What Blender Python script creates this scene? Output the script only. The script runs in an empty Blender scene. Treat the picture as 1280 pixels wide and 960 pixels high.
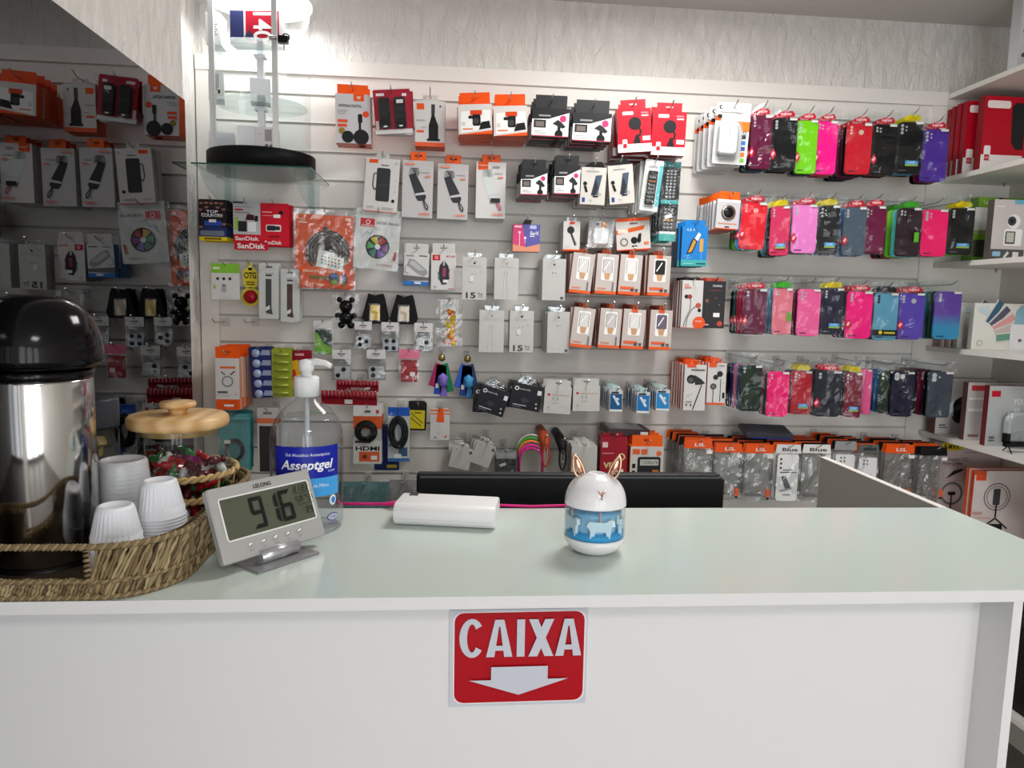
import bpy, bmesh, math, random
from mathutils import Vector, Matrix, Euler, noise as mnoise

S = bpy.context.scene
COL = S.collection
rnd = random.Random(7)
PI = math.pi

# ------------------------------------------------------------------ camera
F, YAW, PITCH, ROLL = 912.64, 0.088, 0.1134, 0.0236
EYE = Vector((0, 0, 1.45))
FW = Vector((math.sin(YAW)*math.cos(PITCH), math.cos(YAW)*math.cos(PITCH), -math.sin(PITCH)))
_r0 = Vector((math.cos(YAW), -math.sin(YAW), 0)); _u0 = _r0.cross(FW)
RT = math.cos(ROLL)*_r0 + math.sin(ROLL)*_u0
UP = -math.sin(ROLL)*_r0 + math.cos(ROLL)*_u0
cd = bpy.data.cameras.new('camera'); cam = bpy.data.objects.new('camera', cd); COL.objects.link(cam)
cd.sensor_width = 36; cd.lens = F/1280*36; cd.clip_start = .02
mw = Matrix((RT, UP, -FW)).transposed().to_4x4(); mw.translation = EYE
cam.matrix_world = mw
S.camera = cam
S.view_settings.view_transform = 'Standard'; S.view_settings.look = 'None'
S.view_settings.gamma = 1; S.view_settings.use_curve_mapping = False
S.view_settings.exposure = 0.0
try:
    S.cycles.transparent_max_bounces = 40; S.cycles.max_bounces = 12; S.cycles.caustics_reflective = False
    S.cycles.caustics_refractive = False
except Exception: pass

# ------------------------------------------------------------------ world and lights
W = bpy.data.worlds.new('world'); S.world = W; W.use_nodes = True
W.node_tree.nodes['Background'].inputs[0].default_value = (.82, .9, 1, 1)
W.node_tree.nodes['Background'].inputs[1].default_value = .6
def area(name, loc, rot, sx, sy, power, col=(1, 1, 1)):
    l = bpy.data.lights.new(name, 'AREA'); l.shape = 'RECTANGLE'; l.size = sx; l.size_y = sy
    l.energy = power; l.color = col
    o = bpy.data.objects.new(name, l); COL.objects.link(o); o.location = loc; o.rotation_euler = rot
    return o
for wx in (-.15, .67, 1.49):          # daylight in the shop-front openings behind the camera
    area('daylight_opening', (wx, -2.99, 1.2), (PI/2, 0, 0), .62, 2.1, 18, (.97, .985, 1))
for lx, ly in ((.62, 1.62), (.55, -1.2)):   # ceiling panels (their fixtures are built below)
    area('panel_light', (lx, ly, 2.375), (0, 0, 0), .45, .45, 15.5, (1, .975, .95))

# ------------------------------------------------------------------ constants of the place
D = 2.417            # slat wall face
CT = 1.12            # counter top
YF, YB = .7854, 1.1353 # counter front / back edge
XEND = .844
XPIER, YPIER = -.572, 1.673
XSL, XSR = -.730, 1.608
SLOT0, STEP = 1.555, .0861
XSHELF, XRW = 1.66, 1.913
CEIL = 2.405
def ray(px, py):
    return RT*((px-640)/F) + UP*((480-py)/F) + FW
def onY(px, py, Y): d = ray(px, py); return EYE + d*(Y/d.y)
def onX(px, py, X): d = ray(px, py); return EYE + d*(X/d.x)
def onZ(px, py, Z): d = ray(px, py); return EYE + d*((Z-EYE.z)/d.z)
def mpp(P): return (P-EYE).dot(FW)/F        # metres per pixel at P

# ------------------------------------------------------------------ materials
def lin(c):
    c = c/255
    return c/12.92 if c <= .04045 else ((c+.055)/1.055)**2.4
_m = {}
def M(col, rough=.45, metal=0, name=None, spec=.22, coat=0, bump=0, bscale=200, emit=0):
    k = (col, rough, metal, name, spec, coat, bump, bscale, emit)
    if k in _m: return _m[k]
    m = bpy.data.materials.new(name or 'paint'); m.use_nodes = True; _m[k] = m
    nt = m.node_tree; b = nt.nodes['Principled BSDF']
    b.inputs['Base Color'].default_value = (*[lin(x) for x in col], 1)
    b.inputs['Roughness'].default_value = rough; b.inputs['Metallic'].default_value = metal
    b.inputs['Specular IOR Level'].default_value = spec; b.inputs['Coat Weight'].default_value = coat
    if emit:
        b.inputs['Emission Color'].default_value = (*[lin(x) for x in col], 1)
        b.inputs['Emission Strength'].default_value = emit
    if bump:
        n = nt.nodes.new('ShaderNodeTexNoise'); n.inputs['Scale'].default_value = bscale; n.inputs['Detail'].default_value = 4
        tc = nt.nodes.new('ShaderNodeTexCoord'); nt.links.new(tc.outputs['Object'], n.inputs['Vector'])
        bp = nt.nodes.new('ShaderNodeBump'); bp.inputs['Strength'].default_value = bump; bp.inputs['Distance'].default_value = .002
        nt.links.new(n.outputs['Fac'], bp.inputs['Height']); nt.links.new(bp.outputs['Normal'], b.inputs['Normal'])
    return m
def clear(name, tint=(250, 252, 252), ior=1.45, base=.03, rough=.08, bump=0, milky=0):
    k = ('clear', name)
    if k in _m: return _m[k]
    m = bpy.data.materials.new(name); m.use_nodes = True; _m[k] = m
    nt = m.node_tree; nt.nodes.clear(); N = nt.nodes.new; L = nt.links.new
    out = N('ShaderNodeOutputMaterial'); mx = N('ShaderNodeMixShader'); tr = N('ShaderNodeBsdfTransparent'); gl = N('ShaderNodeBsdfGlossy')
    tr.inputs[0].default_value = (*[lin(x) for x in tint], 1); gl.inputs['Roughness'].default_value = rough
    fr = N('ShaderNodeLayerWeight'); fr.inputs['Blend'].default_value = .5
    pw = N('ShaderNodeMath'); pw.operation = 'POWER'; pw.inputs[1].default_value = 4.0; L(fr.outputs['Facing'], pw.inputs[0])
    ml = N('ShaderNodeMath'); ml.operation = 'MULTIPLY'; ml.inputs[1].default_value = .65; L(pw.outputs[0], ml.inputs[0])
    ad = N('ShaderNodeMath'); ad.operation = 'ADD'; ad.inputs[1].default_value = base; ad.use_clamp = True
    L(ml.outputs[0], ad.inputs[0]); L(ad.outputs[0], mx.inputs[0])
    src = tr.outputs[0]
    if milky:
        df = N('ShaderNodeBsdfDiffuse'); df.inputs[0].default_value = (.85, .86, .86, 1)
        m2 = N('ShaderNodeMixShader'); m2.inputs[0].default_value = milky
        L(tr.outputs[0], m2.inputs[1]); L(df.outputs[0], m2.inputs[2]); src = m2.outputs[0]
    L(src, mx.inputs[1]); L(gl.outputs[0], mx.inputs[2]); L(mx.outputs[0], out.inputs[0])
    if bump:
        n = N('ShaderNodeTexNoise'); n.inputs['Scale'].default_value = 45; n.inputs['Detail'].default_value = 3
        tc = N('ShaderNodeTexCoord'); L(tc.outputs['Object'], n.inputs['Vector'])
        bp = N('ShaderNodeBump'); bp.inputs['Strength'].default_value = bump; bp.inputs['Distance'].default_value = .01
        L(n.outputs['Fac'], bp.inputs['Height']); L(bp.outputs['Normal'], fr.inputs['Normal']); L(bp.outputs['Normal'], gl.inputs['Normal'])
    return m
FILM = clear('clear_film', base=.038, rough=.05, bump=.2)
BAG = clear('crinkled_bag', base=.10, rough=.06, bump=.3, milky=.03)
ACRYL = clear('clear_acrylic', tint=(246, 250, 250), base=.01, rough=.02)
GLASSM = clear('shelf_glass', tint=(246, 250, 248), base=.02, rough=.01)
BOTTLE = clear('bottle_plastic', tint=(249, 250, 252), base=.03, rough=.04)
def plaster(name, col, bump=.5, sx=30, sz=12):
    m = bpy.data.materials.new(name); m.use_nodes = True; nt = m.node_tree; b = nt.nodes['Principled BSDF']
    b.inputs['Base Color'].default_value = (*[lin(x) for x in col], 1); b.inputs['Roughness'].default_value = .75
    N = nt.nodes.new; L = nt.links.new
    tc = N('ShaderNodeTexCoord'); mp = N('ShaderNodeMapping'); mp.inputs['Scale'].default_value = (sx, sx, sz)
    n = N('ShaderNodeTexNoise'); n.inputs['Scale'].default_value = 1.2; n.inputs['Detail'].default_value = 8; n.inputs['Roughness'].default_value = .62; n.inputs['Distortion'].default_value = .9
    rp = N('ShaderNodeValToRGB'); rp.color_ramp.elements[0].position = .35; rp.color_ramp.elements[1].position = .7
    bp = N('ShaderNodeBump'); bp.inputs['Strength'].default_value = bump; bp.inputs['Distance'].default_value = .008
    L(tc.outputs['Object'], mp.inputs[0]); L(mp.outputs[0], n.inputs['Vector']); L(n.outputs['Fac'], rp.inputs[0])
    L(rp.outputs[0], bp.inputs['Height']); L(bp.outputs[0], b.inputs['Normal'])
    return m
WALLM = plaster('rough_plaster', (240, 236, 231), .85)
CEILM = plaster('ceiling_paint', (214, 210, 206), .1, 8, 8)
WHITE = M((236, 234, 228), .35, name='white_laminate', bump=.03, bscale=60)
BOARD = M((240, 237, 231), .4, name='white_board')
COUNTER = M((202, 214, 207), .16, name='counter_laminate', bump=.02, bscale=30)  # white laminate; its lower light and greenish reflection are put into the colour
FRONT = M((229, 229, 230), .45, name='counter_front')
DARKG = M((150, 149, 142), .5, name='grey_laminate')
ALU = M((190, 190, 190), .35, 1, name='aluminium')
STEEL = M((205, 205, 205), .3, 1, name='hook_wire')
BLK = M((14, 14, 15), .35, name='black_plastic')
PAPER = M((226, 226, 224), .5, name='white_card')
def wood(name, a, b):
    m = bpy.data.materials.new(name); m.use_nodes = True; nt = m.node_tree; p = nt.nodes['Principled BSDF']
    N = nt.nodes.new; L = nt.links.new
    tc = N('ShaderNodeTexCoord'); mp = N('ShaderNodeMapping'); mp.inputs['Scale'].default_value = (14, 3, 14)
    wv = N('ShaderNodeTexWave'); wv.inputs['Scale'].default_value = .8; wv.inputs['Distortion'].default_value = 5; wv.inputs['Detail'].default_value = 3
    rp = N('ShaderNodeValToRGB'); rp.color_ramp.elements[0].color = (*[lin(x) for x in a], 1); rp.color_ramp.elements[1].color = (*[lin(x) for x in b], 1)
    L(tc.outputs['Object'], mp.inputs[0]); L(mp.outputs[0], wv.inputs['Vector']); L(wv.outputs['Fac'], rp.inputs[0]); L(rp.outputs[0], p.inputs['Base Color'])
    p.inputs['Roughness'].default_value = .4
    return m

# ------------------------------------------------------------------ mesh builder
class MB:
    def __init__(s): s.v = []; s.f = []; s.m = []; s.sm = []; s.mats = []
    def mi(s, mat):
        if mat not in s.mats: s.mats.append(mat)
        return s.mats.index(mat)
    def add(s, vs, fs, mat, smooth=False):
        o = len(s.v); s.v += [tuple(v) for v in vs]; i = s.mi(mat)
        for f in fs: s.f.append(tuple(k+o for k in f)); s.m.append(i); s.sm.append(smooth)
        return s
    def box(s, x0, x1, y0, y1, z0, z1, mat, front=None):
        vs = [(x0, y0, z0), (x1, y0, z0), (x1, y1, z0), (x0, y1, z0), (x0, y0, z1), (x1, y0, z1), (x1, y1, z1), (x0, y1, z1)]
        s.add(vs, [(0, 3, 2, 1), (4, 5, 6, 7), (1, 2, 6, 5), (2, 3, 7, 6), (3, 0, 4, 7)], mat)
        s.f.append(tuple(k+len(s.v)-8 for k in (0, 1, 5, 4))); s.m.append(s.mi(front or mat)); s.sm.append(False)
        return s
    def prism(s, poly, y0, y1, mat, cham=0, smooth=False):     # poly ccw in (x,z), front at y0
        n = len(poly)
        cx = sum(p[0] for p in poly)/n; cz = sum(p[1] for p in poly)/n
        rings = []
        if cham:
            ins = [(p[0]+(cx-p[0])*min(1, cham/max(1e-6, math.hypot(cx-p[0], cz-p[1]))), p[1]+(cz-p[1])*min(1, cham/max(1e-6, math.hypot(cx-p[0], cz-p[1])))) for p in poly]
            rings = [(ins, y0), (poly, y0+cham), (poly, y1-cham), (ins, y1)]
        else: rings = [(poly, y0), (poly, y1)]
        vs = []; fs = []
        for pl, y in rings: vs += [(p[0], y, p[1]) for p in pl]
        for k in range(len(rings)-1):
            for i in range(n):
                j = (i+1) % n; fs.append((k*n+i, (k+1)*n+i, (k+1)*n+j, k*n+j))
        s.add(vs, fs, mat, smooth)
        o = len(s.v)-len(vs)
        s.f.append(tuple(o+i for i in range(n))); s.m.append(s.mi(mat)); s.sm.append(False)
        s.f.append(tuple(o+(len(rings)-1)*n+i for i in reversed(range(n)))); s.m.append(s.mi(mat)); s.sm.append(False)
        return s
    def lathe(s, prof, n, mat, c=(0, 0, 0), smooth=True, cap=True, rfun=None):
        vs = []; fs = []; k = len(prof)
        for r, z in prof:
            for i in range(n):
                a = 2*PI*i/n; q = r*(rfun(a, z) if rfun else 1)
                vs.append((c[0]+q*math.cos(a), c[1]+q*math.sin(a), c[2]+z))
        for j in range(k-1):
            for i in range(n):
                i2 = (i+1) % n; fs.append((j*n+i, j*n+i2, (j+1)*n+i2, (j+1)*n+i))
        s.add(vs, fs, mat, smooth); o = len(s.v)-len(vs)
        if cap:
            s.f.append(tuple(o+i for i in reversed(range(n)))); s.m.append(s.mi(mat)); s.sm.append(False)
            s.f.append(tuple(o+(k-1)*n+i for i in range(n))); s.m.append(s.mi(mat)); s.sm.append(False)
        return s
    def tube(s, path, r, n, mat, closed=False, flat=1, up=None):
        pts = [Vector(p) for p in path]; k = len(pts); vs = []; fs = []; prev = None
        for i in range(k):
            if closed: t = (pts[(i+1) % k]-pts[i-1])
            else: t = pts[min(i+1, k-1)]-pts[max(i-1, 0)]
            t = t.normalized() if t.length else Vector((0, 0, 1))
            if prev is None:
                a = Vector(up) if up else (Vector((0, 0, 1)) if abs(t.z) < .9 else Vector((1, 0, 0)))
                u = (a-t*a.dot(t)).normalized()
            else: u = (prev-t*prev.dot(t)).normalized()
            prev = u; w = t.cross(u); rr = r[i] if isinstance(r, (list, tuple)) else r
            for q in range(n):
                a = 2*PI*q/n; vs.append(pts[i]+u*(rr*math.cos(a))+w*(rr*flat*math.sin(a)))
        for i in range(k if closed else k-1):
            i2 = (i+1) % k
            for q in range(n):
                q2 = (q+1) % n; fs.append((i*n+q, i*n+q2, i2*n+q2, i2*n+q))
        s.add(vs, fs, mat, True)
        if not closed:
            o = len(s.v)-len(vs)
            s.f.append(tuple(o+q for q in reversed(range(n)))); s.m.append(s.mi(mat)); s.sm.append(False)
            s.f.append(tuple(o+(k-1)*n+q for q in range(n))); s.m.append(s.mi(mat)); s.sm.append(False)
        return s
    def sheet(s, w, h, nx, nz, mat, y=0, amp=.002, seed=0, z0=0, fr=22, curl=0):
        vs = []
        for j in range(nz+1):
            for i in range(nx+1):
                u, v = i/nx, j/nz; x = (u-.5)*w; z = z0+v*h
                d = mnoise.noise(Vector((x*fr+seed*3.7, z*fr*.8, seed*1.3)))*amp*2 + mnoise.noise(Vector((x*fr*2.6+seed, z*fr*2.1, 9.1+seed)))*amp
                vs.append((x+mnoise.noise(Vector((z*30, seed, x*20)))*amp*.6, y+d+curl*(u-.5)**2, z))
        fs = [(j*(nx+1)+i, j*(nx+1)+i+1, (j+1)*(nx+1)+i+1, (j+1)*(nx+1)+i) for j in range(nz) for i in range(nx)]
        return s.add(vs, fs, mat, mat not in (FILM, BAG))
    def mesh(s, name):
        me = bpy.data.meshes.new(name); me.from_pydata(s.v, [], s.f)
        for m in s.mats: me.materials.append(m)
        me.polygons.foreach_set('material_index', s.m); me.polygons.foreach_set('use_smooth', s.sm); me.update()
        return me
    def build(s, name, parent=None, loc=None, rot=None):
        o = bpy.data.objects.new(name, s.mesh(name)); COL.objects.link(o)
        if parent: o.parent = parent
        if loc is not None: o.location = loc
        if rot is not None: o.rotation_euler = rot
        return o
def rrect(w, h, r, n=4, cx=0, cz=0):
    p = []
    for qx, qz, a0 in ((1, -1, -PI/2), (1, 1, 0), (-1, 1, PI/2), (-1, -1, PI)):
        for k in range(n+1):
            a = a0+PI/2*k/n; p.append((cx+qx*(w/2-r)+r*math.cos(a), cz+qz*(h/2-r)+r*math.sin(a)))
    return p
def circ(cx, cz, r, n=16, sx=1): return [(cx+r*sx*math.cos(2*PI*i/n), cz+r*math.sin(2*PI*i/n)) for i in range(n)]
def tag(o, label=None, cat=None, group=None, kind=None):
    if label: o['label'] = label
    if cat: o['category'] = cat
    if group: o['group'] = group
    if kind: o['kind'] = kind
    return o
def empty(name, loc=(0, 0, 0), rot=(0, 0, 0)):
    o = bpy.data.objects.new(name, None); COL.objects.link(o); o.location = loc; o.rotation_euler = rot; o.empty_display_size = .02
    return o
def thing(name, label, cat, loc=(0, 0, 0), rot=(0, 0, 0), group=None):
    return tag(empty(name, loc, rot), label, cat, group)
def struct(mb, name, parent=None):
    o = mb.build(name, parent)
    if not parent: o['kind'] = 'structure'
    return o
def copy_tree(o, parent=None):
    c = o.copy(); COL.objects.link(c); c.parent = parent
    for ch in list(o.children): copy_tree(ch, c)
    return c

# text as flat triangles
_tx = {}
def textgeo(t, bold=0):
    k = (t, bold)
    if k in _tx: return _tx[k]
    c = bpy.data.curves.new('t', 'FONT'); c.body = t; c.size = 1; c.resolution_u = 3; c.offset = bold
    o = bpy.data.objects.new('t', c); me = o.to_mesh()
    vs = [(v.co.x, v.co.y) for v in me.vertices]; fs = [tuple(p.vertices) for p in me.polygons]
    o.to_mesh_clear(); bpy.data.objects.remove(o); bpy.data.curves.remove(c)
    if vs:
        x0 = min(v[0] for v in vs); x1 = max(v[0] for v in vs); z0 = min(v[1] for v in vs); z1 = max(v[1] for v in vs)
        vs = [((v[0]-x0), (v[1]-z0)) for v in vs]; w, h = x1-x0, z1-z0
    else: w = h = 1
    _tx[k] = (vs, fs, w, h)
    return _tx[k]
class Art:
    """flat print on a face: u,v in 0..1 of a w x h face, each mark a little proud of the last"""
    def __init__(s, w, h, z0=0, y=0): s.w, s.h, s.z0, s.y = w, h, z0, y; s.mb = MB(); s.k = 1
    def _y(s): s.k += 1; return s.y-.00012*s.k-.0002
    def P(s, pts, col, rough=.4):
        y = s._y(); vs = [((u-.5)*s.w, y, s.z0+v*s.h) for u, v in pts]
        a = sum(vs[i][0]*vs[(i+1) % len(vs)][2]-vs[(i+1) % len(vs)][0]*vs[i][2] for i in range(len(vs)))
        if a < 0: vs.reverse()
        s.mb.add(vs, [tuple(range(len(vs)))], col if not isinstance(col, tuple) else M(col, rough)); return s
    def R(s, u0, v0, u1, v1, col, rough=.4): return s.P([(u0, v0), (u1, v0), (u1, v1), (u0, v1)], col, rough)
    def RR(s, u0, v0, u1, v1, col, r=.25):
        w, h = (u1-u0)*s.w, (v1-v0)*s.h; rr = min(w, h)*r
        return s.P([((x)/s.w+(u0+u1)/2, z/s.h+(v0+v1)/2) for x, z in rrect(w, h, rr)], col)
    def C(s, u, v, r, col, sx=1, n=16): # r as fraction of width
        return s.P([(u+r*sx*math.cos(2*PI*i/n), v+r*s.w/s.h*math.sin(2*PI*i/n)) for i in range(n)], col)
    def RING(s, u, v, r, t, col, n=20):
        y = s._y(); vs = []
        for q in (r, r-t):
            vs += [((u-.5+q*math.cos(2*PI*i/n))*s.w, y, s.z0+(v+q*s.w/s.h*math.sin(2*PI*i/n))*s.h) for i in range(n)]
        s.mb.add(vs, [(i, (i+1) % n, n+(i+1) % n, n+i) for i in range(n)], M(col) if isinstance(col, tuple) else col); return s
    def L(s, pts, t, col):     # polyline of width t (fraction of w)
        for (u0, v0), (u1, v1) in zip(pts, pts[1:]):
            dx, dz = (u1-u0)*s.w, (v1-v0)*s.h; l = math.hypot(dx, dz) or 1; nx, nz = -dz/l*t*s.w/2, dx/l*t*s.w/2
            s.P([(u0+nx/s.w, v0+nz/s.h), (u1+nx/s.w, v1+nz/s.h), (u1-nx/s.w, v1-nz/s.h), (u0-nx/s.w, v0-nz/s.h)], col)
        return s
    def T(s, t, u, v, wid, hei, col, bold=.0, rot=0):   # text centred at u,v, fitted to wid x hei fractions
        vs, fs, w, h = textgeo(t, bold); y = s._y(); ca, sa = math.cos(rot), math.sin(rot)
        out = []
        for a, b in vs:
            x = (a/w-.5)*wid*s.w; z = (b/h-.5)*hei*s.h
            out.append(((u-.5)*s.w+x*ca-z*sa, y, s.z0+v*s.h+x*sa+z*ca))
        s.mb.add(out, fs, M(col, .4) if isinstance(col, tuple) else col); return s
    def build(s, name, parent): return s.mb.build(name, parent)

# ================================================================== THE SETTING
FLOORM = M((120, 116, 110), .3, name='floor_tile', bump=.05, bscale=3)
struct(MB().box(-1.2, 2.2, -3.2, 2.6, -.05, 0, FLOORM), 'floor')
struct(MB().box(-1.2, 2.2, -3.2, 2.6, CEIL, CEIL+.1, CEILM), 'ceiling')
wb = struct(MB().box(-1.0, 2.1, D+.018, D+.1, 0, CEIL, WALLM), 'wall_back')
struct(MB().box(-.95, XPIER, -3.1, YPIER, 0, CEIL, WALLM), 'wall_left')           # pier that carries the mirror
struct(MB().box(-.95, -.79, YPIER, D+.018, 0, CEIL, WALLM), 'wall_recess')
struct(MB().box(XRW, XRW+.1, -3.1, D+.018, 0, CEIL, M((226, 223, 216), .7, name='wall_paint')), 'wall_right')
mb = MB()                                                                          # shop front with three openings
SF = M((70, 66, 62), .5, name='shop_front_frame')
xs = [-.6, -.46, .16, .36, .98, 1.18, 1.8, 2.0]
for i in range(0, 8, 2): mb.box(xs[i], xs[i+1], -3.1, -3.0, 0, CEIL, SF)
for i in range(1, 7, 2): mb.box(xs[i], xs[i+1], -3.1, -3.0, 2.25, CEIL, SF); mb.box(xs[i], xs[i+1], -3.1, -3.0, 0, .12, SF)
struct(mb, 'wall_front')
# slat wall: backing, slats, frame
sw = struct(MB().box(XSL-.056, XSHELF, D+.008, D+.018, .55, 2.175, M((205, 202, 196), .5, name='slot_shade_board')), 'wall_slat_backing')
ztop = 2.134
slots = [SLOT0+STEP*k for k in range(6, -13, -1)]
edges = [ztop]+[z for z in slots if z < ztop-.02]
for a, b in zip(edges, edges[1:]):
    mb = MB(); z1 = a-.0025 if a != ztop else a; z0 = b+.0045
    mb.prism([(XSL, z0), (XSR, z0), (XSR, z1), (XSL, z1)], D, D+.008, BOARD)
    mb.box(XSL+.002, XSR-.002, D-.0012, D+.002, z0, z0+.0022, M((240, 240, 238), .25, name='slot_lip'))
    mb.build('slat', sw)
for x0, x1, nm in ((XSL-.056, XSL, 'trim_1'), (XSR, XSHELF-.002, 'trim_2')):
    struct(MB().box(x0, x1, D-.006, D+.008, .55, ztop, BOARD), nm)
struct(MB().box(XSL-.056, XSHELF-.002, D-.010, D+.008, ztop, 2.178, BOARD), 'trim_3')
struct(MB().box(XSHELF, XRW, D-.002, D+.018, 0, 2.165, BOARD), 'trim_4')

# dark mirror on the pier
o = MB().box(XPIER, XPIER+.004, .25, YPIER-.001, .2, 1.859, M((78, 79, 81), .015, 1, name='grey_tinted_mirror')).build('wall_mirror')
tag(o, 'large dark grey tinted mirror fixed to the left wall', 'mirror')

# ceiling light fixtures
for lx, ly, w in ((.62, 1.62, 'above the counter'), (.55, -1.2, 'by the shop front')):
    t = thing('ceiling_panel_light', 'square white ceiling panel light '+w, 'light', (lx, ly, CEIL), group='ceiling panel lights')
    mb = MB()
    for a in (-1, 1): mb.box(a*.275-.025, a*.275+.025, -.3, .3, -.022, 0, M((240, 240, 240), .4)); mb.box(-.25, .25, a*.275-.025, a*.275+.025, -.022, 0, M((240, 240, 240), .4))
    mb.build('frame', t)
    MB().box(-.25, .25, -.25, .25, -.018, -.012, M((255, 250, 240), .5, name='lit_diffuser', emit=1.5)).build('diffuser', t)

# ------------------------------------------------------------------ right wall shelves
SHZ = [2.157, 1.882, 1.597, 1.312, 1.015, .70, .257, -1]
SHN = ['topmost', 'second from the top', 'third from the top', 'fourth from the top', 'fifth from the top', 'second lowest', 'lowest']
for k in range(7):
    z = SHZ[k]
    t = thing('wall_shelf', 'white board shelf on the right wall, '+SHN[k], 'shelf', ((XSHELF+XRW)/2, 1.9, z), group='boards on the right wall')
    y0, y1 = -.7, D-.003-1.9; hw = (XRW-XSHELF)/2-.0005
    MB().box(-hw, hw, y0, y1, 0, .016, WHITE).build('board', t)
    for yy in (.46, .05, -.35):
        MB().tube([(-hw+.02 if yy < 0 else hw*.5, yy, -.012), (-hw+.02 if yy < 0 else hw*.5, yy, .001)], .004, 8, ALU).build('peg', t)

# ------------------------------------------------------------------ counter
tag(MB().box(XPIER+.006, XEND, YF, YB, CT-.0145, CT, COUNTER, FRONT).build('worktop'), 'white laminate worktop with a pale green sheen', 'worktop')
t = thing('service_counter', 'white counter front panel carrying the red sign, with side panel', 'counter', (0, .84, 0))
MB().box(XPIER+.006, .6815, 0, .014, .02, CT-.0145, FRONT).build('front_panel', t)
MB().box(.6815, .6935, YF+.002-.84, YB-.02-.84, .0, CT-.0145, FRONT).build('leg_panel', t)
MB().box(XPIER+.006, .68, .03, .045, .0, .08, FRONT).build('plinth', t)
o = MB().box(XEND-.0125, XEND, YB+.0006, 1.539, 0, CT-.0005, DARKG)
o.box(XEND-.0127, XEND+.0002, YB+.0006, 1.5392, CT-.0012, CT, WHITE); o.box(XEND-.0125, XEND, 1.539, 1.5396, 0, CT, WHITE)
tag(o.build('counter_return_panel'), 'grey upright return panel with white edge behind the counter end', 'panel')
tag(MB().box(-.5, XEND-.014, YB+.03, 1.50, .70, .72, WHITE).box(-.5, -.48, YB+.03, 1.5, 0, .70, WHITE).box(XEND-.034, XEND-.014, YB+.03, 1.5, 0, .70, WHITE).build('work_desk'), 'low white work desk behind the counter', 'desk')

# sign
pa, pb = onY(563, 761, .84), onY(731.5, 877, .84); k = .84
sw_, sh_ = pb.x-pa.x, pa.z-pb.z
t = thing('cashier_sign', 'red and white cashier sign with a down arrow on the counter front', 'sign', ((pa.x+pb.x)/2, .839, pb.z-.001), (0, -.006, 0))
MB().box(-sw_/2, sw_/2, -.001, .0005, 0, sh_, M((205, 209, 218), .35)).build('sheet', t)
A = Art(sw_, sh_, y=-.0012)
A.RR(.025, .03, .985, .985, (242, 236, 240), .1).RR(.035, .04, .975, .975, (176, 8, 26), .1)
SG = (204, 207, 218)
def letter(ch, u0, w_, v0=.525, h_=.385, st=.052):
    u1, v1 = u0+w_, v0+h_; sv = st*sw_/sh_
    if ch == 'I': A.R(u0, v0, u1, v1, SG)
    if ch == 'X':
        A.P([(u0, v1), (u0+st*1.25, v1), (u1, v0), (u1-st*1.25, v0)], SG); A.P([(u0, v0), (u0+st*1.25, v0), (u1, v1), (u1-st*1.25, v1)], SG)
    if ch == 'A':
        m = (u0+u1)/2
        A.P([(u0, v0), (u0+st*1.15, v0), (m+st*.05, v1), (m-st*.62, v1)], SG); A.P([(u1, v0), (u1-st*1.15, v0), (m-st*.05, v1), (m+st*.62, v1)], SG); A.R(u0+w_*.22, v0+h_*.17, u1-w_*.22, v0+h_*.17+sv*.72, SG); A.P([(m-st*.62, v1), (m+st*.62, v1), (m+st*.1, v1-sv), (m-st*.1, v1-sv)], SG)
    if ch == 'C':
        cu, cv, n_ = (u0+u1)/2, (v0+v1)/2, 20; o_, i_ = [], []
        for q in range(n_+1):
            a = math.radians(38+q*(284/n_)); o_.append((cu+w_/2*math.cos(a), cv+h_*.515*math.sin(a))); i_.append((cu+(w_/2-st*1.05)*math.cos(a), cv+(h_*.515-sv*.78)*math.sin(a)))
        for q in range(n_): A.P([o_[q], o_[q+1], i_[q+1], i_[q]], SG)
for ch_, u_, w__ in (('C', .07, .18), ('A', .262, .19), ('I', .482, .057), ('X', .567, .182), ('A', .762, .19)): letter(ch_, u_, w__)
A.P([(.3, .425), (.3, .29), (.14, .29), (.5, .13), (.86, .29), (.71, .29), (.71, .425)], SG)
A.build('printed_front', t)

# ------------------------------------------------------------------ monitor behind the counter
pa = onY(520, 592, 1.24); pb = onY(912, 600, 1.24); cx = (pa.x+pb.x)/2; hw = (pb.x-pa.x)/2
t = thing('monitor', 'long black monitor back rising behind the counter edge', 'monitor', (cx, 1.26, .72))
zt = (pa.z+pb.z)/2-.72; zb = zt-.33
MB().prism([(-hw+.0, zb), (hw, zb), (hw, zt-.012), (hw-.012, zt), (-hw+.004, zt), (-hw, zt-.004)], 0, .022, M((26, 27, 30), .42, name='monitor_back', bump=.05, bscale=400), cham=.004).build('back_shell', t)
MB().box(-hw+.006, hw-.006, -.0015, .003, zt-.0075, zt-.004, M((96, 97, 100), .3)).build('top_rim_highlight', t)  # paler grey strip paints in the bright specular line of the top edge
MB().box(-hw+.008, hw-.008, .0225, .024, zb+.012, zt-.012, M((8, 8, 10), .1)).build('screen', t)
MB().box(-.03, .03, -.03, -.0, .0, zb+.15, BLK).build('stand_neck', t)
MB().box(-.12, .12, -.08, .09, .0, .012, BLK).build('stand_foot', t)

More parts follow.
